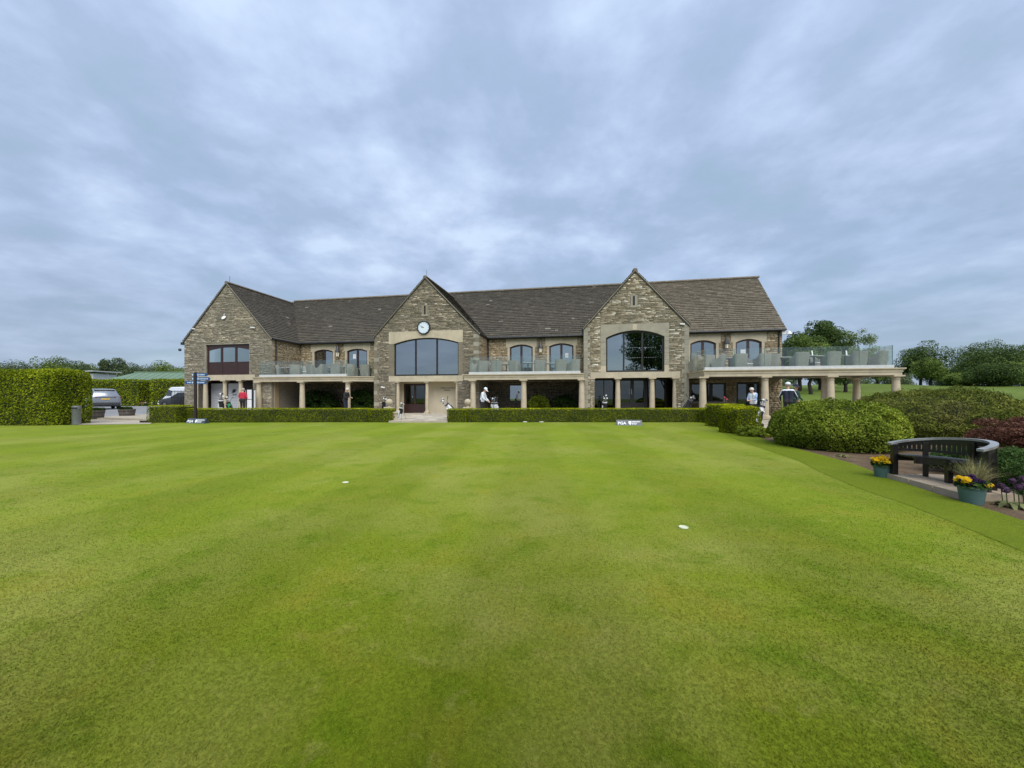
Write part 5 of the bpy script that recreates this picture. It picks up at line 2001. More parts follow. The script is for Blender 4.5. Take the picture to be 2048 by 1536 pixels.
def strap_plant(name, label, loc, n, L, w, mat, droop=1.0, seed=0, cat='plant'):
    r = random.Random(seed)
    t = thing(name, label, cat, loc)
    for i in range(n):
        a = r.uniform(0, 6.283)
        l_ = L * r.uniform(.7, 1.1)
        dv = Vector((math.cos(a), math.sin(a), 0))
        sd_ = Vector((-dv.y, dv.x, 0))
        V, Q = [], []
        for j in range(7):
            s_ = j / 6
            p = dv * (l_ * s_ * .9) + Vector((0, 0, l_ * (1.0 * s_ - droop * s_ * s_)))
            hw = w * math.sin(math.pi * min(.98, .12 + .88 * s_)) + .001
            V += [p - sd_ * hw + Vector((0, 0, .004)), p + Vector((0, 0, -.004)), p + sd_ * hw + Vector((0, 0, .004))]
        for j in range(6):
            for k in range(2):
                Q.append((j * 3 + k, j * 3 + k + 1, (j + 1) * 3 + k + 1, (j + 1) * 3 + k))
        MB().add(V, Q).build('leaf', mat, t, 80)
    return t


strap_plant('hosta', 'pale edged drooping leaves low at the right edge of the bed', (*G(2022, 1012), 0), 16, .22, .03, 'hosta_leaf', 1.25, 3)
strap_plant('hosta', 'pale tuft of leaves under the rounded shrub', (*G(1685, 913), 0), 14, .16, .02, 'hosta_leaf', 1.1, 4)
strap_plant('iris_plant', 'upright sword leaves behind the right end of the bench', (7.35, 5.05, 0), 22, .5, .014, 'bed_leaf', .35, 5)
for i, (px, py) in enumerate(((2002, 972), (2026, 962), (2045, 958), (2046, 972), (2012, 980), (2036, 975))):
    Y = 4.75 - .06 * i
    X, _, Z = PX(px, py, Y)
    al = thing('allium', 'purple globe allium in the right border, %s of the group' % ['leftmost front', 'upper middle', 'upper right', 'lower right', 'lower left', 'lower middle'][i], 'flower', (X, Y, 0), group='alliums in the right border')
    MB().tube([(.02, .0, 0), (.0, 0, Z)], .005, 5).build('stem', 'bed_leaf', al)
    d_ = RNG.normal(size=(260, 3))
    d_ /= np.linalg.norm(d_, axis=1)[:, None]
    V, Fq = leaves(d_ * .034 + np.array([0, 0, Z]), d_, .02, .5, .6)
    npmesh('flower_head', V, Fq, 'allium_petal', al)

# ------------------------------------------------------------------ people
def capsule(mb, p0, p1, r0, r1, n=10):
    p0, p1 = Vector(p0), Vector(p1)
    d = p1 - p0
    L = d.length
    d = d.normalized() if L > 1e-6 else Vector((0, 0, 1))
    pts, rr = [], []
    for a in (-85, -50, -20):
        pts.append(p0 + d * r0 * math.sin(R(a)))
        rr.append(r0 * math.cos(R(a)))
    for a in (20, 50, 85):
        pts.append(p1 + d * r1 * math.sin(R(a)))
        rr.append(r1 * math.cos(R(a)))
    mb.tube(pts, rr, n)


def person(label, loc, rz, h, col_, pose, hat=None, hair='hair_grey', stripe=None):
    """one continuous body grown from tapered limbs; faces +(-y) in its own frame"""
    S_ = h / 1.75
    lean = pose.get('lean', 0)
    hip = Vector((0, 0, .93))

    def up(x, y, z):            # upper body point with forward lean about the hip (forward is -y)
        v = Vector((x, y, z)) - hip
        c, s = math.cos(lean), math.sin(lean)
        return hip + Vector((v.x, v.y * c - v.z * s, v.z * c + v.y * s))
    nod = pose.get('nod', 0)
    nk = up(0, .0, 1.49)

    def hd(x, y, z):
        v = Vector((x, y, z)) - Vector((0, 0, 1.49))
        a = lean + nod
        c, s = math.cos(a), math.sin(a)
        return nk + Vector((v.x, v.y * c - v.z * s, v.z * c + v.y * s))
    C = []
    top, leg, shoe, sk, slv = col_['top'], col_['leg'], col_.get('shoe', 'bag_white'), 'skin', col_.get('sleeve', col_['top'])
    # torso
    for x in (-.075, .075):
        C.append((up(x, .0, .95), up(x * 1.05, .0, 1.12), .115, .112, leg if False else top))
        C.append((up(x * 1.05, .0, 1.12), up(x * 1.25, .0, 1.34), .112, .118, top))
        C.append((Vector((x * 1.05, .02, .93)), Vector((x, .0, .99)), .118, .118, leg))
    C.append((up(-.14, .0, 1.41), up(.14, .0, 1.41), .075, .075, top))
    C.append((up(0, .0, 1.42), hd(0, -.005, 1.55), .062, .056, sk))
    # head
    C.append((hd(0, .012, 1.665), hd(0, .0, 1.655), .092, .092, sk))
    C.append((hd(0, -.03, 1.60), hd(0, -.02, 1.64), .066, .078, sk))
    C.append((hd(0, -.055, 1.565), hd(0, -.04, 1.585), .036, .046, sk))
    C.append((hd(0, -.102, 1.645), hd(0, -.118, 1.612), .011, .016, sk))
    for x in (-.088, .088):
        C.append((hd(x, .008, 1.61), hd(x * 1.03, .014, 1.645), .014, .018, sk))
    # legs
    st = pose.get('stride', .0)
    for k, x in enumerate((-.09, .09)):
        f = st * (1 if k else -1)
        kn = Vector((x, -.02 + f * .5 - .03, .50))
        an = Vector((x, .03 + f, .085))
        C.append((Vector((x, .0, .90)), kn, .095, .064, leg))
        C.append((kn, an, .062, .043, leg))
        C.append((an + Vector((0, .035, -.04)), an + Vector((x * .25, -.15, -.05)), .043, .036, shoe))
    # arms: elbow and wrist given per side
    for k, sgn in enumerate((-1, 1)):
        e, w = pose['arms'][k]
        sh = up(sgn * .185, .0, 1.40)
        e, w = Vector(e), Vector(w)
        C.append((sh, e, .060, .047, slv))
        bare = col_.get('bare', False)
        C.append((e, e.lerp(w, .35 if bare else .92), .046, .038 if not bare else .042, slv))
        C.append((e.lerp(w, .3 if bare else .88), w, .036, .026, sk))
        d = (w - e).normalized()
        side = d.cross(Vector((0, 0, 1)))
        side = side.normalized() if side.length > .1 else Vector((1, 0, 0))
        nrm = side.cross(d).normalized()
        palm = w + d * .05
        C.append((w + d * .01 - side * .012, palm + d * .03 - side * .018, .022, .021, sk))
        C.append((w + d * .01 + side * .012, palm + d * .03 + side * .018, .022, .021, sk))
        for q, (o_, l_) in enumerate(((-.033, .060), (-.011, .072), (.011, .068), (.031, .052))):
            b0 = palm + d * .035 + side * o_
            b1 = b0 + d * l_ * .55 - nrm * .012
            b2 = b1 + d * l_ * .30 - nrm * .030
            C.append((b0, b1, .0105, .0095, sk))
            C.append((b1, b2, .0095, .0085, sk))
        th0 = w + d * .025 - side * .028 * sgn
        th1 = th0 + d * .035 - side * .022 * sgn - nrm * .012
        th2 = th1 + d * .028 - nrm * .012
        C.append((th0, th1, .013, .0115, sk))
        C.append((th1, th2, .0115, .0095, sk))
    mb = MB()
    for c in C:
        capsule(mb, c[0], c[1], c[2], c[3])
    me = bpy.data.meshes.new('tmp')
    me.from_pydata(mb.v, [], mb.f)
    tmp = bpy.data.objects.new('tmp', me)
    COL.objects.link(tmp)
    rm = tmp.modifiers.new('r', 'REMESH')
    rm.mode = 'VOXEL'
    rm.voxel_size = .0115
    sm = tmp.modifiers.new('s', 'SMOOTH')
    sm.factor = .5
    sm.iterations = 2
    bpy.context.view_layer.update()
    dg = bpy.context.evaluated_depsgraph_get()
    body = bpy.data.meshes.new_from_object(tmp.evaluated_get(dg))
    bpy.data.objects.remove(tmp)
    nf = len(body.polygons)
    cen = np.empty(nf * 3)
    body.polygons.foreach_get('center', cen)
    cen = cen.reshape(-1, 3)
    mats = []
    best = np.full(nf, 1e9)
    idx = np.zeros(nf, int)
    for c in C:
        if c[4] not in mats:
            mats.append(c[4])
        a, b = np.array(c[0]), np.array(c[1])
        ab = b - a
        t = np.clip(((cen - a) @ ab) / max(ab @ ab, 1e-9), 0, 1)
        dist = np.linalg.norm(cen - (a + t[:, None] * ab), axis=1) - (c[2] + (c[3] - c[2]) * t)
        k = dist < best - .001
        best[k] = dist[k]
        idx[k] = mats.index(c[4])
    mats.append('eye_dark')
    for x in (-.034, .034):
        e_ = np.array(hd(x, -.085, 1.648))
        idx[np.linalg.norm(cen - e_, axis=1) < .018] = len(mats) - 1
    if stripe:
        mats.append(stripe[0])
        for (a, b, w) in stripe[1]:
            a, b = np.array(up(*a)), np.array(up(*b))
            ab = b - a
            t = np.clip(((cen - a) @ ab) / (ab @ ab), 0, 1)
            dd_ = np.linalg.norm(cen - (a + t[:, None] * ab), axis=1)
            idx[(dd_ < w) & (idx == 0)] = len(mats) - 1
        for k, sgn in enumerate((-1, 1)):
            e, w_ = (Vector(q) for q in pose['arms'][k])
            sh = up(sgn * .185, .0, 1.40)
            for (a, b) in ((sh, e), (e, w_)):
                off = Vector((sgn * .05, .02, .02))
                a2, b2 = np.array(a + off), np.array(b + off)
                ab = b2 - a2
                t = np.clip(((cen - a2) @ ab) / (ab @ ab), 0, 1)
                dd_ = np.linalg.norm(cen - (a2 + t[:, None] * ab), axis=1)
                idx[(dd_ < .030) & (idx == 0)] = len(mats) - 1
    root = thing('person', label, 'person', loc, rz)
    root.scale = (S_,) * 3
    o = finish('body', body, mats, root, None, 0, None)
    body.polygons.foreach_set('material_index', idx.tolist())
    body.polygons.foreach_set('use_smooth', [True] * nf)
    body.update()
    # hair or cap
    M_ = Matrix.Translation(nk) @ Matrix.Rotation(lean + nod, 4, 'X') @ Matrix.Translation(Vector((0, 0, -1.49)))
    hm = MB()
    n, mm = 18, 9
    V, Q = [], []
    for i in range(mm + 1):
        ph = math.pi * .62 * i / mm
        for k in range(n):
            a = 2 * math.pi * k / n
            fr_ = -math.sin(a)          # 1 at the face
            ph2 = ph * (1 - .36 * max(0, fr_))
            rr = .104
            V.append((rr * .98 * math.sin(ph2) * math.cos(a), .012 + rr * 1.08 * math.sin(ph2) * math.sin(a), 1.668 + rr * 1.05 * math.cos(ph2)))
    for i in range(mm):
        for k in range(n):
            k2 = (k + 1) % n
            Q.append((i * n + k, (i + 1) * n + k, (i + 1) * n + k2, i * n + k2))
    hm.add(V, Q)
    hm.v = [tuple(M_ @ Vector(p)) for p in hm.v]
    hm.build('hair', hair, root, 80)
    if hat:
        cm = MB()
        V, Q = [], []
        for i in range(7):
            ph = math.pi * .47 * i / 6
            for k in range(n):
                a = 2 * math.pi * k / n
                V.append((.112 * math.sin(ph) * math.cos(a), .010 + .120 * math.sin(ph) * math.sin(a), 1.672 + .118 * math.cos(ph)))
        for i in range(6):
            for k in range(n):
                k2 = (k + 1) % n
                Q.append((i * n + k, (i + 1) * n + k, (i + 1) * n + k2, i * n + k2))
        o0 = len(V)
        for i in range(9):
            a = R(180 + 25 + 130 * i / 8)
            V += [(.108 * math.cos(a), .010 + .112 * math.sin(a), 1.685), (.125 * math.cos(a), .0 + .205 * math.sin(a), 1.665)]
        for i in range(8):
            Q.append((o0 + 2 * i, o0 + 2 * i + 1, o0 + 2 * i + 3, o0 + 2 * i + 2))
        cm.add(V, Q)
        cm.v = [tuple(M_ @ Vector(p)) for p in cm.v]
        cm.build('cap', hat, root, 80)
    return root


def stand(px, Y, dx=0):
    return ((px - 1024) / F * Y, Y, .088)


# man in red, back turned, by the left gable
person('person in a red jacket and black trousers standing between the left gable columns', stand(484.5, 27.4), R(185), 1.80, dict(top='cloth_red', leg='cloth_black'),
       dict(lean=.12, nod=.15, arms=[((-.26, -.02, 1.14), (-.22, -.2, .98)), ((.25, -.05, 1.14), (.16, -.26, 1.05))]), None, 'hair_grey')
person('person in a black jacket looking at his hands in front of the left balcony', stand(691, 26.0), R(75), 1.80, dict(top='cloth_black', leg='cloth_navy'),
       dict(lean=.16, nod=.30, arms=[((-.24, -.12, 1.12), (-.10, -.36, 1.13)), ((.24, -.12, 1.12), (.08, -.38, 1.11))]), None, 'hair_white')
person('person in a white top and white cap looking down behind the middle hedge', stand(964, 22.6), R(70), 1.76, dict(top='cloth_white', leg='cloth_black'),
       dict(lean=.22, nod=.45, arms=[((-.22, -.16, 1.12), (-.10, -.36, .96)), ((.22, -.16, 1.12), (.12, -.36, .96))]), 'cloth_white', 'hair_grey')
person('person in a pale blue and white top looking at a phone beside the right column', stand(1507, 19.0), R(-62), 1.66, dict(top='cloth_white', leg='cloth_black', sleeve='cloth_blue', bare=True),
       dict(lean=.14, nod=.42, arms=[((-.22, -.16, 1.12), (-.06, -.40, 1.10)), ((.22, -.16, 1.12), (.05, -.40, 1.08))]), None, 'hair_white')
person('person in a navy jacket with white stripes and white cap turned away', stand(1576, 17.6), R(150), 1.84, dict(top='cloth_navy', leg='cloth_black'),
       dict(lean=.05, nod=.12, arms=[((-.30, -.04, 1.15), (-.36, -.28, 1.02)), ((.29, -.04, 1.15), (.24, -.26, .98))]), 'cloth_white', 'hair_grey',
       stripe=('cloth_white', [((-.2, .06, 1.44), (.2, .06, 1.44), .04)]))
person('person in a dark green top and dark cap behind the man in navy', stand(1590, 18.4), R(20), 1.78, dict(top='cloth_green', leg='cloth_black'),
       dict(lean=.05, nod=.10, arms=[((-.27, -.04, 1.14), (-.2, -.24, 1.0)), ((.27, -.04, 1.14), (.2, -.24, 1.0))]), 'cloth_navy', 'hair_grey')


# ------------------------------------------------------------------ golf bags and trolleys
def golf_bag(label, loc, rz, body, trim, tilt=.25, trolley=True, towel=None, clubs=7, covers=('bag_white', 'bag_black'), seed=0, scale=1.0):
    r = random.Random(seed)
    t = thing('golf_bag', label, 'golf bag', loc, rz)
    t.scale = (scale,) * 3
    M_ = Matrix.Translation((0, 0, .16 if trolley else .02)) @ Matrix.Rotation(tilt, 4, 'X')

    def fin(mb, nm, mat, par=t, sm=50):
        mb.v = [tuple(M_ @ Vector(p)) for p in mb.v]
        return mb.build(nm, mat, par, sm)
    bd = fin(MB().lathe([(.11, 0), (.125, .03), (.118, .4), (.125, .78), (.14, .84), (.14, .87), (.12, .87), (.115, .80)], n=18, sy=.85), 'bag_body', body)
    fin(MB().lathe([(.143, .80), (.148, .84), (.148, .88), (.143, .88)], n=18, sy=.85, caps=False), 'cuff', trim, bd)
    fin(MB().lathe([(.128, .0), (.132, .05), (.128, .1)], n=18, sy=.85, caps=False), 'base_ring', trim, bd)
    for (z0, z1, y, w, m_) in ((.08, .42, -.135, .085, trim), (.46, .72, -.13, .075, body)):
        fin(MB().box(-w, w, y - .035, y + .04, z0, z1), 'pocket', m_, bd, None)
    for sx in (-1, 1):
        fin(MB().box(sx * .12 - .025, sx * .12 + .025, -.06, .06, .12, .62), 'side_pocket', body if sx > 0 else trim, bd, None)
    fin(MB().tube([(0, .10, .74), (.02, .17, .6), (.0, .17, .35), (0, .10, .22)], .018, 6), 'strap', trim, bd)
    for i in range(clubs):
        a = 6.283 * i / clubs
        bx, by = .075 * math.cos(a), .06 * math.sin(a)
        L = r.uniform(1.0, 1.22)
        cl_ = fin(MB().tube([(bx, by, .70), (bx * 1.35, by * 1.35, L)], .007, 5), 'club', 'steel', t)
        if i < 3:
            fin(MB().ball((bx * 1.5, by * 1.5 - .02, L + .03), .052, 1, 1.25, .95, 10, 7), 'head_cover', covers[i % len(covers)], cl_, 60)
        else:
            fin(MB().obox((bx * 1.4, by * 1.4 - .025, L + .015), (.010, 0, 0), (0, .040, .014), (0, -.006, .022)), 'club_head', 'steel' if i % 2 else 'bag_black', cl_, None)
    if towel:
        fin(MB().box(.10, .125, -.12, .06, .38, .78), 'towel', towel, bd, None)
    if trolley:
        fm = MB()
        fm.tube([M_ @ Vector((0, .12, -.02)), M_ @ Vector((0, .14, .95)), M_ @ Vector((0, .36, 1.12))], .016, 7)
        fm.tube([(-.30, .22, .15), (0, .14, .36), (.30, .22, .15)], .014, 7)
        fm.tube([M_ @ Vector((0, .12, .02)), (0, -.34, .10)], .014, 7)
        fm.tube([M_ @ Vector((-.09, .36, 1.12)), M_ @ Vector((.09, .36, 1.12))], .018, 7)
        fm.build('trolley_frame', 'bag_black', t, 60)
        for (x, y, rw) in ((-.31, .22, .15), (.31, .22, .15), (0, -.36, .10)):
            w_ = MB()
            prof = [(rw * .78, -.02), (rw * .95, -.028), (rw, 0), (rw * .95, .028), (rw * .78, .02)]
            w_.lathe(prof, n=20, caps=False)
            w_.lathe([(rw * .18, -.03), (rw * .18, .03)], n=10)
            for k in range(5):
                a = k * 1.2566
                w_.obox((rw * .48 * math.cos(a), rw * .48 * math.sin(a), 0), (rw * .34 * math.cos(a), rw * .34 * math.sin(a), 0), (-.012 * math.sin(a), .012 * math.cos(a), 0), (0, 0, .012))
            w_.v = [(p[2] + x, p[0] + y, p[1] + rw) for p in w_.v]
            w_.build('wheel', 'tyre', t, 50)
    else:
        for sx in (-1, 1):
            MB().tube([M_ @ Vector((sx * .06, -.10, .76)), (sx * .22, -.5, .0)], .008, 5).build('stand_leg', 'bag_black', t)
    return t


def gb(px, Y, label, rz, body, trim, **kw):
    z = kw.pop('z', .088)
    return golf_bag(label, ((px - 1024) / F * Y, Y, z), R(rz), body, trim, **kw)


gb(443, 23.6, 'white topped golf bag on a trolley at the left gable, left of a pair', 30, 'bag_black', 'bag_white', seed=1, scale=1.02)
gb(463, 23.4, 'black golf bag with green trim at the left gable, right of a pair', -30, 'bag_black', 'bag_black', towel='bag_green', seed=2, scale=.86)
gb(768, 22.0, 'black golf bag with a blue towel behind the hedge by the stone ball', 20, 'bag_black', 'bag_black', towel='bag_blue', seed=3, scale=.88)
gb(797, 20.1, 'black and white golf bag standing on the paving at the entrance', 60, 'bag_black', 'bag_white', trolley=False, tilt=.32, seed=4, scale=.76, z=.11)
gb(913, 21.6, 'tilted white golf bag with black stripes behind the hedge', -70, 'bag_white', 'bag_black', tilt=.75, seed=5, scale=.98)
gb(982, 21.8, 'white golf bag with white head cover behind the middle hedge', 40, 'bag_white', 'bag_black', seed=6, scale=.86)
gb(994, 21.6, 'black topped golf bag with white body next to the man in white', -20, 'bag_white', 'bag_black', covers=('bag_black',), seed=7, scale=.86)
gb(1208, 21.8, 'black golf bag with white ring and white head covers before the glazed doors', 0, 'bag_black', 'bag_white', covers=('bag_white',), seed=8, scale=.92)
gb(1364, 21.6, 'golf bag with red side pocket leaning at the right gable corner', 75, 'bag_black', 'bag_black', tilt=.5, towel='bag_red', covers=('hair_white', 'bag_black'), seed=9, scale=1.02)
gb(1512, 15.6, 'large white golf bag on a wheeled trolley beside the rounded hedge block', 110, 'bag_white', 'bag_black', tilt=.42, seed=10, scale=.92, z=.02)
gb(1450, 20.6, 'dark golf bag with red head cover under the right balcony', -30, 'bag_black', 'bag_black', covers=('bag_red', 'bag_black'), seed=11, scale=.85)

# ------------------------------------------------------------------ stone ball finials by the entrance
for px, lab in ((778.5, 'stone ball on a pier left of the entrance walk'), (935.5, 'stone ball on a pier right of the entrance walk')):
    Y = 20.8
    X = (px - 1024) / F * Y
    zb = H0 + (HY - 808) / F * Y
    rb = 7.0 / F * Y
    t = thing('stone_ball', lab, 'stone ball', (X, Y, .088))
    MB().box(-.19, .19, -.19, .19, -.01, zb - rb * 1.0 - .13).build('pier', 'lime_cream', t, bevel=.01)
    MB().box(-.23, .23, -.23, .23, zb - rb - .13, zb - rb - .06).build('cap', 'lime_cream', t, bevel=.01)
    MB().lathe([(.10, zb - rb - .062), (.07, zb - rb - .03), (.09, zb - rb * .9)], n=16).build('neck', 'lime_column', t, 40)
    MB().ball((0, 0, zb), rb, n=24, m=14).build('ball', 'lime_column', t, 60)
t = thing('stone_pedestal', 'low pale stone pedestal at the edge of the entrance paving', 'pedestal', (*G(790.5, 843)[:2], .0))
MB().box(-.13, .13, -.13, .13, 0, .42).build('shaft', 'lime_cream', t, bevel=.01)
MB().box(-.17, .17, -.17, .17, .42, .50).build('cap', 'lime_cream', t, bevel=.01)
MB().box(-.03, .03, -.136, -.131, .22, .27).build('socket', 'dark_grey', t)

# ------------------------------------------------------------------ low boards on the lawn
def pga_board(px, py, label, rz):
    x, y = G(px, py)
    t = thing('sponsor_board', label, 'sign board', (x, y, 0), rz)
    w, h = .56, .24
    n_ = Vector((0, -math.cos(R(25)), math.sin(R(25))))
    upv = Vector((0, math.sin(R(25)), math.cos(R(25))))
    bd = MB()
    bd.add([(-w, -.13, .0), (w, -.13, .0), (w, .02, h), (-w, .02, h), (-w, .16, 0), (w, .16, 0)], [(0, 1, 2, 3), (2, 5, 4, 3), (0, 4, 5, 1)])
    bd.add([(-w, -.13, .0), (-w, .02, h), (-w, .16, 0), (w, -.13, .0), (w, .02, h), (w, .16, 0)], [(0, 1, 2), (3, 5, 4)])
    bo = bd.build('board', 'sign_slate', t)
    sl_ = Vector((0, .15, h)).normalized()
    nn_ = Vector((0, -h, .15)).normalized()

    def at(u, v):
        return Vector((u, -.13, 0)) + sl_ * v + nn_ * .004
    mt_ = Matrix(((1, 0, 0), (0, sl_.y, nn_.y), (0, sl_.z, nn_.z))).to_4x4()
    mt_ = Matrix.Translation(at(-.50, .05)) @ mt_ @ Matrix.Shear('XZ', 4, (0, 0)).inverted()
    textmesh('PGA', .19, 'lettering', 'print_white', bo, mt_, .002, .003)
    lg = MB()
    X0 = .0
    ex = Vector((1, 0, 0))
    lg.obox(at(.03, .15), ex * .055, nn_ * .002, sl_ * .06)
    lg.obox(at(.04, .075), ex * .03, nn_ * .002, sl_ * .03)
    lg.build('emblem', 'print_white', bo)
    r = random.Random(int(px))
    for (v, x0, x1) in ((.19, .11, .46), (.12, .11, .34), (.07, .11, .30)):
        ln = MB()
        x = x0
        while x < x1:
            w_ = r.uniform(.03, .09)
            ln.obox(at(x + w_ / 2, v), ex * w_ / 2, nn_ * .002, sl_ * (.018 if v > .15 else .012))
            x += w_ + .016
        q_ = ln.build('small_print', 'print_white', bo)
        q_['kind'] = 'stuff'


pga_board(1258, 850.5, 'low slate grey board with white lettering on the lawn right of centre', R(-9))
pga_board(394, 846.5, 'low slate grey board with white lettering on the lawn below the fingerpost', R(-12))

# ------------------------------------------------------------------ fingerpost
Y = 19.05
x_ = (391 - 1024) / F * Y
fp = thing('fingerpost', 'dark post with blue pointing direction signs in front of the left gable', 'signpost', (x_, Y, 0))
zt = H0 + (HY - 747) / F * Y
MB().box(-.05, .05, -.05, .05, 0, zt).build('post', 'post_brown', fp, bevel=.006)
MB().ball((0, 0, zt + .03), .055).build('finial', 'post_brown', fp, 60)
for (yc, xl, xr) in ((749.5, 383, 416), (757.5, 382, 421), (765, 369, 414)):
    zc = H0 + (HY - yc) / F * Y
    for sgn, xe in ((-1, xl), (1, xr)):
        L = abs(xe - 391) / F * Y
        a = .055
        hh = .078
        bd = MB()
        bd.prism([(sgn * a, zc - hh), (sgn * (L - .07), zc - hh), (sgn * L, zc), (sgn * (L - .07), zc + hh), (sgn * a, zc + hh)], lambda p, t: (p[0], t, p[1]), -.012, .012)
        f_ = bd.build('finger_board', 'finger_blue', fp)
        ln = MB()
        x = a + .05
        rr_ = random.Random(int(yc * 10 + xe))
        ln.box(min(sgn * x, sgn * (x + .06)), max(sgn * x, sgn * (x + .06)), -.0145, -.0125, zc - .045, zc + .045)
        x += .10
        while x < L - .14:
            w_ = rr_.uniform(.03, .06)
            ln.box(min(sgn * x, sgn * (x + w_)), max(sgn * x, sgn * (x + w_)), -.0145, -.0125, zc - .03, zc + .025)
            x += w_ + .018
        q_ = ln.build('lettering', 'print_pale', f_)
        q_['kind'] = 'stuff'

# ------------------------------------------------------------------ holes, balls and bits on the green
for px, py, lab, r0_ in ((691, 965.5, 'white hole cup rim in the green, left of centre', .047), (1367, 1055.5, 'white hole cup rim in the green, nearer and right of centre', .046)):
    t = thing('hole_cup', lab, 'hole cup', (*G(px, py), 0))
    m = MB()
    n = 24
    V = [(r * r0_ * math.cos(6.283 * k / n), r * r0_ * math.sin(6.283 * k / n), z) for (r, z) in ((1.0, .004), (.97, .012), (.86, .012), (.84, .005)) for k in range(n)]
    m.add(V, [(i * n + k, i * n + (k + 1) % n, (i + 1) * n + (k + 1) % n, (i + 1) * n + k) for i in range(3) for k in range(n)])
    m.build('rim', 'cup_white', t, 40)
    MB().add([(.85 * r0_ * math.cos(6.283 * k / n), .85 * r0_ * math.sin(6.283 * k / n), .0055) for k in range(n)], [tuple(range(n))]).build('cover', 'cup_white', t)
for px, py, lab in ((569, 842.5, 'flat white marker on the lawn before the left hedge'), (1050, 844, 'left of two flat white markers before the long hedge'), (1083, 844, 'right of two flat white markers before the long hedge')):
    t = thing('lawn_marker', lab, 'marker', (*G(px, py), 0))
    MB().lathe([(.09, .0), (.09, .015), (.07, .025)], n=14, sx=1.3).build('disc', 'white_paint', t, 40)
    MB().tube([(.3, .05, .012), (.75, .05, .012)], .012, 6).build('rod', 'dark_grey', t)
t = thing('drain_box', 'small dark box on the paving at the foot of the left hedge end', 'box', (*G(290, 845), 0))
MB().box(-.16, .16, -.12, .12, 0, .10).build('case', 'plastic_black', t, bevel=.01)
MB().box(-.18, .18, -.14, .14, .10, .125).build('lid', 'lime_grey', t, bevel=.005)

# ------------------------------------------------------------------ notice boards and kiosk at the left gable
Y = 27.6
x_ = (501 - 1024) / F * Y
ks = thing('notice_stand', 'white faced notice stand with black sides beside the man in red', 'notice stand', (x_, Y, .088), RZW)
hK = H0 + (HY - 779) / F * Y - .088
wK = .30
MB().box(-wK, wK, -.09, .09, 0, hK).build('cabinet', 'bag_black', ks, bevel=.01)
MB().box(-wK * .62, wK * .62, -.10, -.088, hK * .60, hK - .02).build('notice_panel', 'white_panel', ks)
MB().box(-wK * .62, wK * .62, -.10, -.088, .02, hK * .575).build('notice_panel', 'white_panel', ks)
for sx in (-1, 1):
    MB().box(sx * wK * 1.18 - .025, sx * wK * 1.18 + .025, -.05, .05, 0, hK - .05).build('side_rail', 'white_panel', ks)

# ------------------------------------------------------------------ bin and barrel planters
x_, y_ = G(153, 849)
t = thing('litter_bin', 'grey upright litter bin at the foot of the tall hedge', 'bin', (x_, y_, 0), R(20))
MB().lathe([(.155, 0), (.155, .66), (.16, .67), (.16, .72)], n=20).build('bin_body', 'bin_grey', t, 40)
MB().lathe([(.165, .72), (.165, .80), (.15, .86), (.05, .88)], n=20).build('hood', 'bin_grey', t, 40)
MB().box(-.10, .10, -.168, -.12, .73, .80).build('slot', 'black', t)


def barrel(px, py, label, rtop, h):
    x, y = G(px, py)
    t = thing('barrel_planter', label, 'planter', (x, y, 0))
    n = 16
    for k in range(n):
        a0, a1 = 6.283 * k / n + .012, 6.283 * (k + 1) / n - .012
        st = MB()
        st.add([(r * math.cos(a), r * math.sin(a), z) for (r, z) in ((rtop * .80, 0), (rtop, h), (rtop * .92, h), (rtop * .74, 0)) for a in (a0, a1)],
               [(0, 1, 3, 2), (2, 3, 5, 4), (4, 5, 7, 6), (6, 7, 1, 0), (0, 2, 4, 6), (1, 7, 5, 3)])
        st.build('stave', 'barrel_wood', t)
    for z in (.25, .72):
        r = rtop * (.80 + .2 * z)
        MB().lathe([(r * 1.0, h * z), (r * 1.03, h * z), (r * 1.05, h * z + .05), (r * 1.0, h * z + .05)], n=24, caps=False).build('hoop', 'dark_grey', t, 40)
    MB().lathe([(rtop * .9, h - .06), (.01, h - .05)], n=16, caps=False).build('compost', 'soil', t)
    P, D = blob_cloud([(random.uniform(-.5, .5) * rtop, random.uniform(-.5, .5) * rtop, h + .05) for _ in range(9)], [rtop * .35] * 9, 1500, .7)
    V, Fq = leaves(P, D, .07)
    npmesh('foliage', V, Fq, 'shade_leaf', t)


barrel(254, 834, 'dark wooden barrel planter standing free on the entrance paving', .42, .50)
barrel(190, 838.5, 'dark wooden barrel planter half hidden by the tall hedge', .42, .52)

# ------------------------------------------------------------------ vehicles
def loft(stations, name, mat, parent):
    """closed car skin from cross-sections: (y, half width, z floor, z belt, z roof, roof half width)"""
    V, Q = [], []
    m = None
    for (y, w, z0, zb, zr, rw) in stations:
        ring_ = [(-w * .92, z0), (-w, z0 + .12), (-w, zb - .08), (-w * .97, zb), (-rw * 1.02, zr - .08), (-rw * .9, zr), (0, zr + .025), (rw * .9, zr), (rw * 1.02, zr - .08), (w * .97, zb), (w, zb - .08), (w, z0 + .12), (w * .92, z0)]
        m = len(ring_)
        V += [(x, y, z) for (x, z) in ring_]
    for i in range(len(stations) - 1):
        for k in range(m):
            k2 = (k + 1) % m
            Q.append((i * m + k, i * m + k2, (i + 1) * m + k2, (i + 1) * m + k))
    Q += [tuple(range(m - 1, -1, -1)), tuple((len(stations) - 1) * m + k for k in range(m))]
    return MB().add(V, Q).build(name, mat, parent, 35)


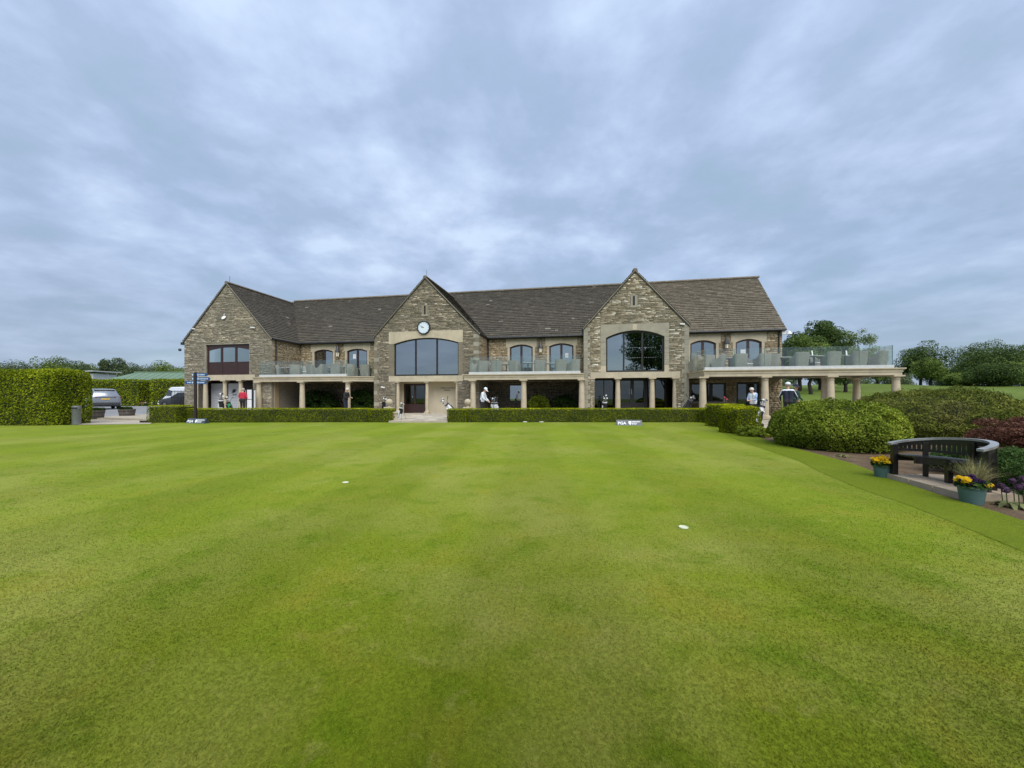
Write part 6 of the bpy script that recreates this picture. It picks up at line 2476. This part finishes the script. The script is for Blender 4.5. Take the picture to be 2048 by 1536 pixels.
def wheels(t, ys, w, r):
    for y in ys:
        for sx in (-1, 1):
            wm = MB()
            wm.lathe([(r * .62, -.10), (r * .93, -.11), (r, -.07), (r, .07), (r * .93, .11), (r * .62, .10)], n=24, caps=False)
            wm.v = [(p[2] + sx * w, p[0] + y, p[1] + r) for p in wm.v]
            wo_ = wm.build('wheel', 'tyre', t, 50)
            rm = MB().lathe([(.01, -.06), (r * .62, -.08), (r * .62, .08), (.01, .06)], n=16)
            rm.v = [(p[2] + sx * w, p[0] + y, p[1] + r) for p in rm.v]
            rm.build('rim', 'steel', wo_, 40)


YC = 33.0
xc = (203 - 1024) / F * YC
car = thing('parked_car', 'silver sport utility car seen from behind past the tall hedge', 'car', (xc, YC, .24), math.atan2(-xc, YC) + R(6))
loft([(-2.22, .80, .42, .84, .98, .74), (-2.20, .90, .34, .92, 1.12, .76), (-1.95, .95, .26, 1.02, 1.46, .68), (-1.55, .96, .22, 1.04, 1.66, .66), (-.6, .96, .22, 1.03, 1.71, .68), (.35, .96, .22, 1.0, 1.66, .68),
      (.95, .95, .22, .98, 1.22, .74), (1.15, .95, .24, .97, 1.05, .80), (1.9, .93, .28, .90, .97, .78), (2.2, .82, .36, .76, .82, .70)], 'body', 'car_silver', car)
rwm = MB()
rwm.add([(-.60, -2.165, 1.14), (.60, -2.165, 1.14), (.55, -1.83, 1.52), (-.55, -1.83, 1.52), (-.60, -2.14, 1.14), (.60, -2.14, 1.14), (.55, -1.80, 1.52), (-.55, -1.80, 1.52)], [(0, 1, 2, 3), (4, 7, 6, 5), (0, 4, 5, 1), (1, 5, 6, 2), (2, 6, 7, 3), (3, 7, 4, 0)])
rwm.build('rear_window', 'car_glass', car)
for sx in (-1, 1):
    MB().add([(sx * .99 * q[2], q[0], q[1]) for q in ((-1.75, 1.10, .93), (.75, 1.06, .93), (.25, 1.56, .745), (-1.45, 1.56, .745))] , [(0, 1, 2, 3)]).build('side_window', 'car_glass', car)
    MB().obox((sx * .72, -2.17, .98), (.21, sx * .03, .0), (0, .03, 0), (0, 0, .055)).build('tail_light', 'tail_red', car)
MB().box(-.5, .5, -2.235, -2.19, .965, 1.0).build('light_bar', 'plastic_black', car)
MB().box(-.26, .26, -2.245, -2.215, .80, .91).build('number_plate', 'plate_yellow', car)
MB().box(-.86, .86, -2.26, -2.1, .34, .58).build('bumper', 'dark_grey', car, bevel=.04)
MB().box(-.62, .62, -1.88, -1.62, 1.60, 1.66).build('spoiler', 'car_silver', car, bevel=.02)
wheels(car, (-1.38, 1.4), .86, .36)

YV = 38.5
xv = (372 - 1024) / F * YV
van = thing('parked_van', 'white van behind the railings at the left gable', 'van', (xv, YV, .24), R(64))
loft([(-2.5, .90, .45, 1.0, 1.86, .80), (-2.46, .96, .36, 1.1, 1.95, .84), (-1.0, .97, .32, 1.1, 2.0, .84), (1.0, .97, .32, 1.1, 2.0, .84), (1.35, .97, .32, 1.08, 1.92, .80), (1.95, .95, .34, 1.05, 1.2, .80), (2.5, .88, .40, .86, .95, .76)], 'body', 'van_white', van)
for sx in (-1, 1):
    MB().add([(sx * .985, .55, 1.14), (sx * .985, 1.6, 1.14), (sx * .88, 1.3, 1.72), (sx * .86, .55, 1.74)], [(0, 1, 2, 3)]).build('side_window', 'car_glass', van)
    MB().box(sx * .72 - .1, sx * .72 + .1, 2.46, 2.52, .62, .76).build('headlight', 'bulb_glass', van)
wheels(van, (-1.5, 1.6), .88, .34)
# dark estate car nose in front of it
YE = 35.6
xe_ = (374 - 1024) / F * YE
ec = thing('parked_car', 'dark car with pale bumper in front of the white van', 'car', (xe_, YE, .24), R(80))
loft([(-2.2, .82, .38, .80, .92, .72), (-1.9, .88, .28, .92, 1.30, .64), (-.6, .9, .24, .94, 1.46, .62), (.3, .9, .24, .92, 1.42, .62), (1.0, .9, .24, .88, 1.0, .74), (1.9, .86, .28, .76, .84, .72), (2.2, .78, .34, .62, .68, .66)], 'body', 'dark_grey', ec)
MB().box(-.8, .8, 2.1, 2.28, .34, .46).build('bumper', 'white_paint', ec, bevel=.03)
for sx in (-1, 1):
    MB().box(sx * .62 - .15, sx * .62 + .15, 2.0, 2.24, .56, .66).build('headlight', 'white_paint', ec, bevel=.02)
    MB().add([(sx * .915, -1.5, .98), (sx * .915, .8, .95), (sx * .70, .25, 1.36), (sx * .70, -1.1, 1.36)], [(0, 1, 2, 3)]).build('side_window', 'car_glass', ec)
wheels(ec, (-1.35, 1.35), .82, .32)
# railings
YR = 34.4
fx0, fx1 = (343 - 1024) / F * YR, (380 - 1024) / F * YR
rl = thing('railings', 'black upright railings in front of the white van', 'railings', (fx0, YR, .22))
L = fx1 - fx0
for i in range(int(L / .13) + 1):
    MB().box(i * .13 - .014, i * .13 + .014, -.014, .014, .05, 1.62).build('bar', 'plastic_black', rl)
for z in (.15, .95, 1.52):
    MB().box(-.02, L, -.028, -.0145, z, z + .045).build('rail', 'plastic_black', rl)

# ------------------------------------------------------------------ buildings beyond the car park
YB = 49.0
def XB(px, Y=YB): return (px - 1024) / F * Y
gb_ = thing('green_shed', 'long shed with pale green sheet roof behind the far hedges', 'shed', (XB(182), YB, .24))
Lb = XB(430) - XB(182)
ze_, zr_ = H0 + (HY - 767) / F * YB - .24, H0 + (HY - 745.2) / F * (YB + 3.2) - .24
MB().box(.3, Lb, .3, 6.2, 0, ze_).build('wall', 'green_wall', gb_)
rfm = MB()
rfm.add([(-.2, -.2, ze_), (Lb + .2, -.2, ze_), (Lb + .2, 3.2, zr_), (2.6, 3.2, zr_), (-.2, 6.6, ze_), (Lb + .2, 6.6, ze_)], [(0, 1, 2, 3), (0, 3, 4), (3, 2, 5, 4), (0, 4, 5, 1), (1, 5, 2)])
rf_ = rfm.build('roof', 'green_sheet', gb_)
sl_v = Vector((0, 3.4, zr_ - ze_)).normalized()
for i in range(int(Lb / .9)):
    x = 3.0 + i * .9
    if x < Lb:
        p0 = Vector((x, -.2, ze_ + .01))
        p1 = Vector((x, 3.2, zr_ + .01))
        MB().tube([p0, p1], .03, 4).build('sheet_rib', 'green_sheet', rf_)
MB().tube([(2.4, 3.2, zr_ + .03), (Lb + .2, 3.2, zr_ + .03)], .09, 6).build('ridge_cap', 'green_sheet', rf_)
sgx0, sgx1 = XB(289) - XB(182), XB(309) - XB(182)
sg = MB().box(sgx0, sgx1, .18, .29, H0 + (HY - 783) / F * YB - .24, H0 + (HY - 770.5) / F * YB - .24).build('sign', 'white_paint', gb_)
sp_ = MB()
zc = H0 + (HY - 776) / F * YB - .24
sp_.box(sgx0 + .35, sgx0 + .55, .172, .179, zc - .15, zc + .2)
sp_.build('emblem', 'clock_hand', sg)
MB().box(sgx0 + .75, sgx1 - .2, .172, .179, zc + .05, zc + .12).build('lettering', 'grey_line', sg)
MB().tube([(XB(335) - XB(182), 3.2, zr_), (XB(335) - XB(182), 3.2, zr_ + .8)], .06, 8).build('flue', 'white_paint', gb_)
sh2 = thing('far_shed', 'small pale roofed shed above the end of the tall hedge', 'shed', (XB(150, 62), 62, .24))
zt = H0 + (HY - 741) / F * 62 - .24
MB().box(0, 2.6, .3, 4, 0, zt - .5).build('wall', 'far_grey', sh2)
MB().add([(-.4, -.2, zt - .1), (3.1, -.2, zt), (3.1, 4.4, zt), (-.4, 4.4, zt - .1), (-.4, -.2, zt - .25), (3.1, -.2, zt - .15), (3.1, 4.4, zt - .15), (-.4, 4.4, zt - .25)],
         [(0, 1, 2, 3), (7, 6, 5, 4), (0, 4, 5, 1), (1, 5, 6, 2), (2, 6, 7, 3), (3, 7, 4, 0)]).build('roof', 'far_grey', sh2)
x_ = XB(297, 44)
fb = thing('flower_patch', 'small patch of pink and white flowers in the gap between far hedges', 'flowers', (x_, 43.2, .24))
P, D = blob_cloud([(random.uniform(-.7, .7), random.uniform(-.2, .2), .2) for _ in range(12)], [.28] * 12, 900, .6)
V, Fq = leaves(P, D, .12)
npmesh('foliage', V, Fq, 'bed_leaf', fb)
P, D = blob_cloud([(random.uniform(-.3, .5), random.uniform(-.25, .0), .3) for _ in range(8)], [.25] * 8, 260, .6)
V, Fq = leaves(P, D, .14)
npmesh('blooms', V, Fq, 'pink_petal', fb)
t = thing('marker_post', 'short white post in the gap between far hedges', 'post', (XB(312.5, 43.5), 43.0, .24))
MB().box(-.06, .06, -.06, .06, 0, .42).build('shaft', 'white_paint', t, bevel=.01)
MB().add([(-.065, -.065, .42), (.065, -.065, .42), (.065, .065, .42), (-.065, .065, .42), (0, 0, .5)], [(0, 1, 4), (1, 2, 4), (2, 3, 4), (3, 0, 4), (3, 2, 1, 0)]).build('cap', 'white_paint', t)
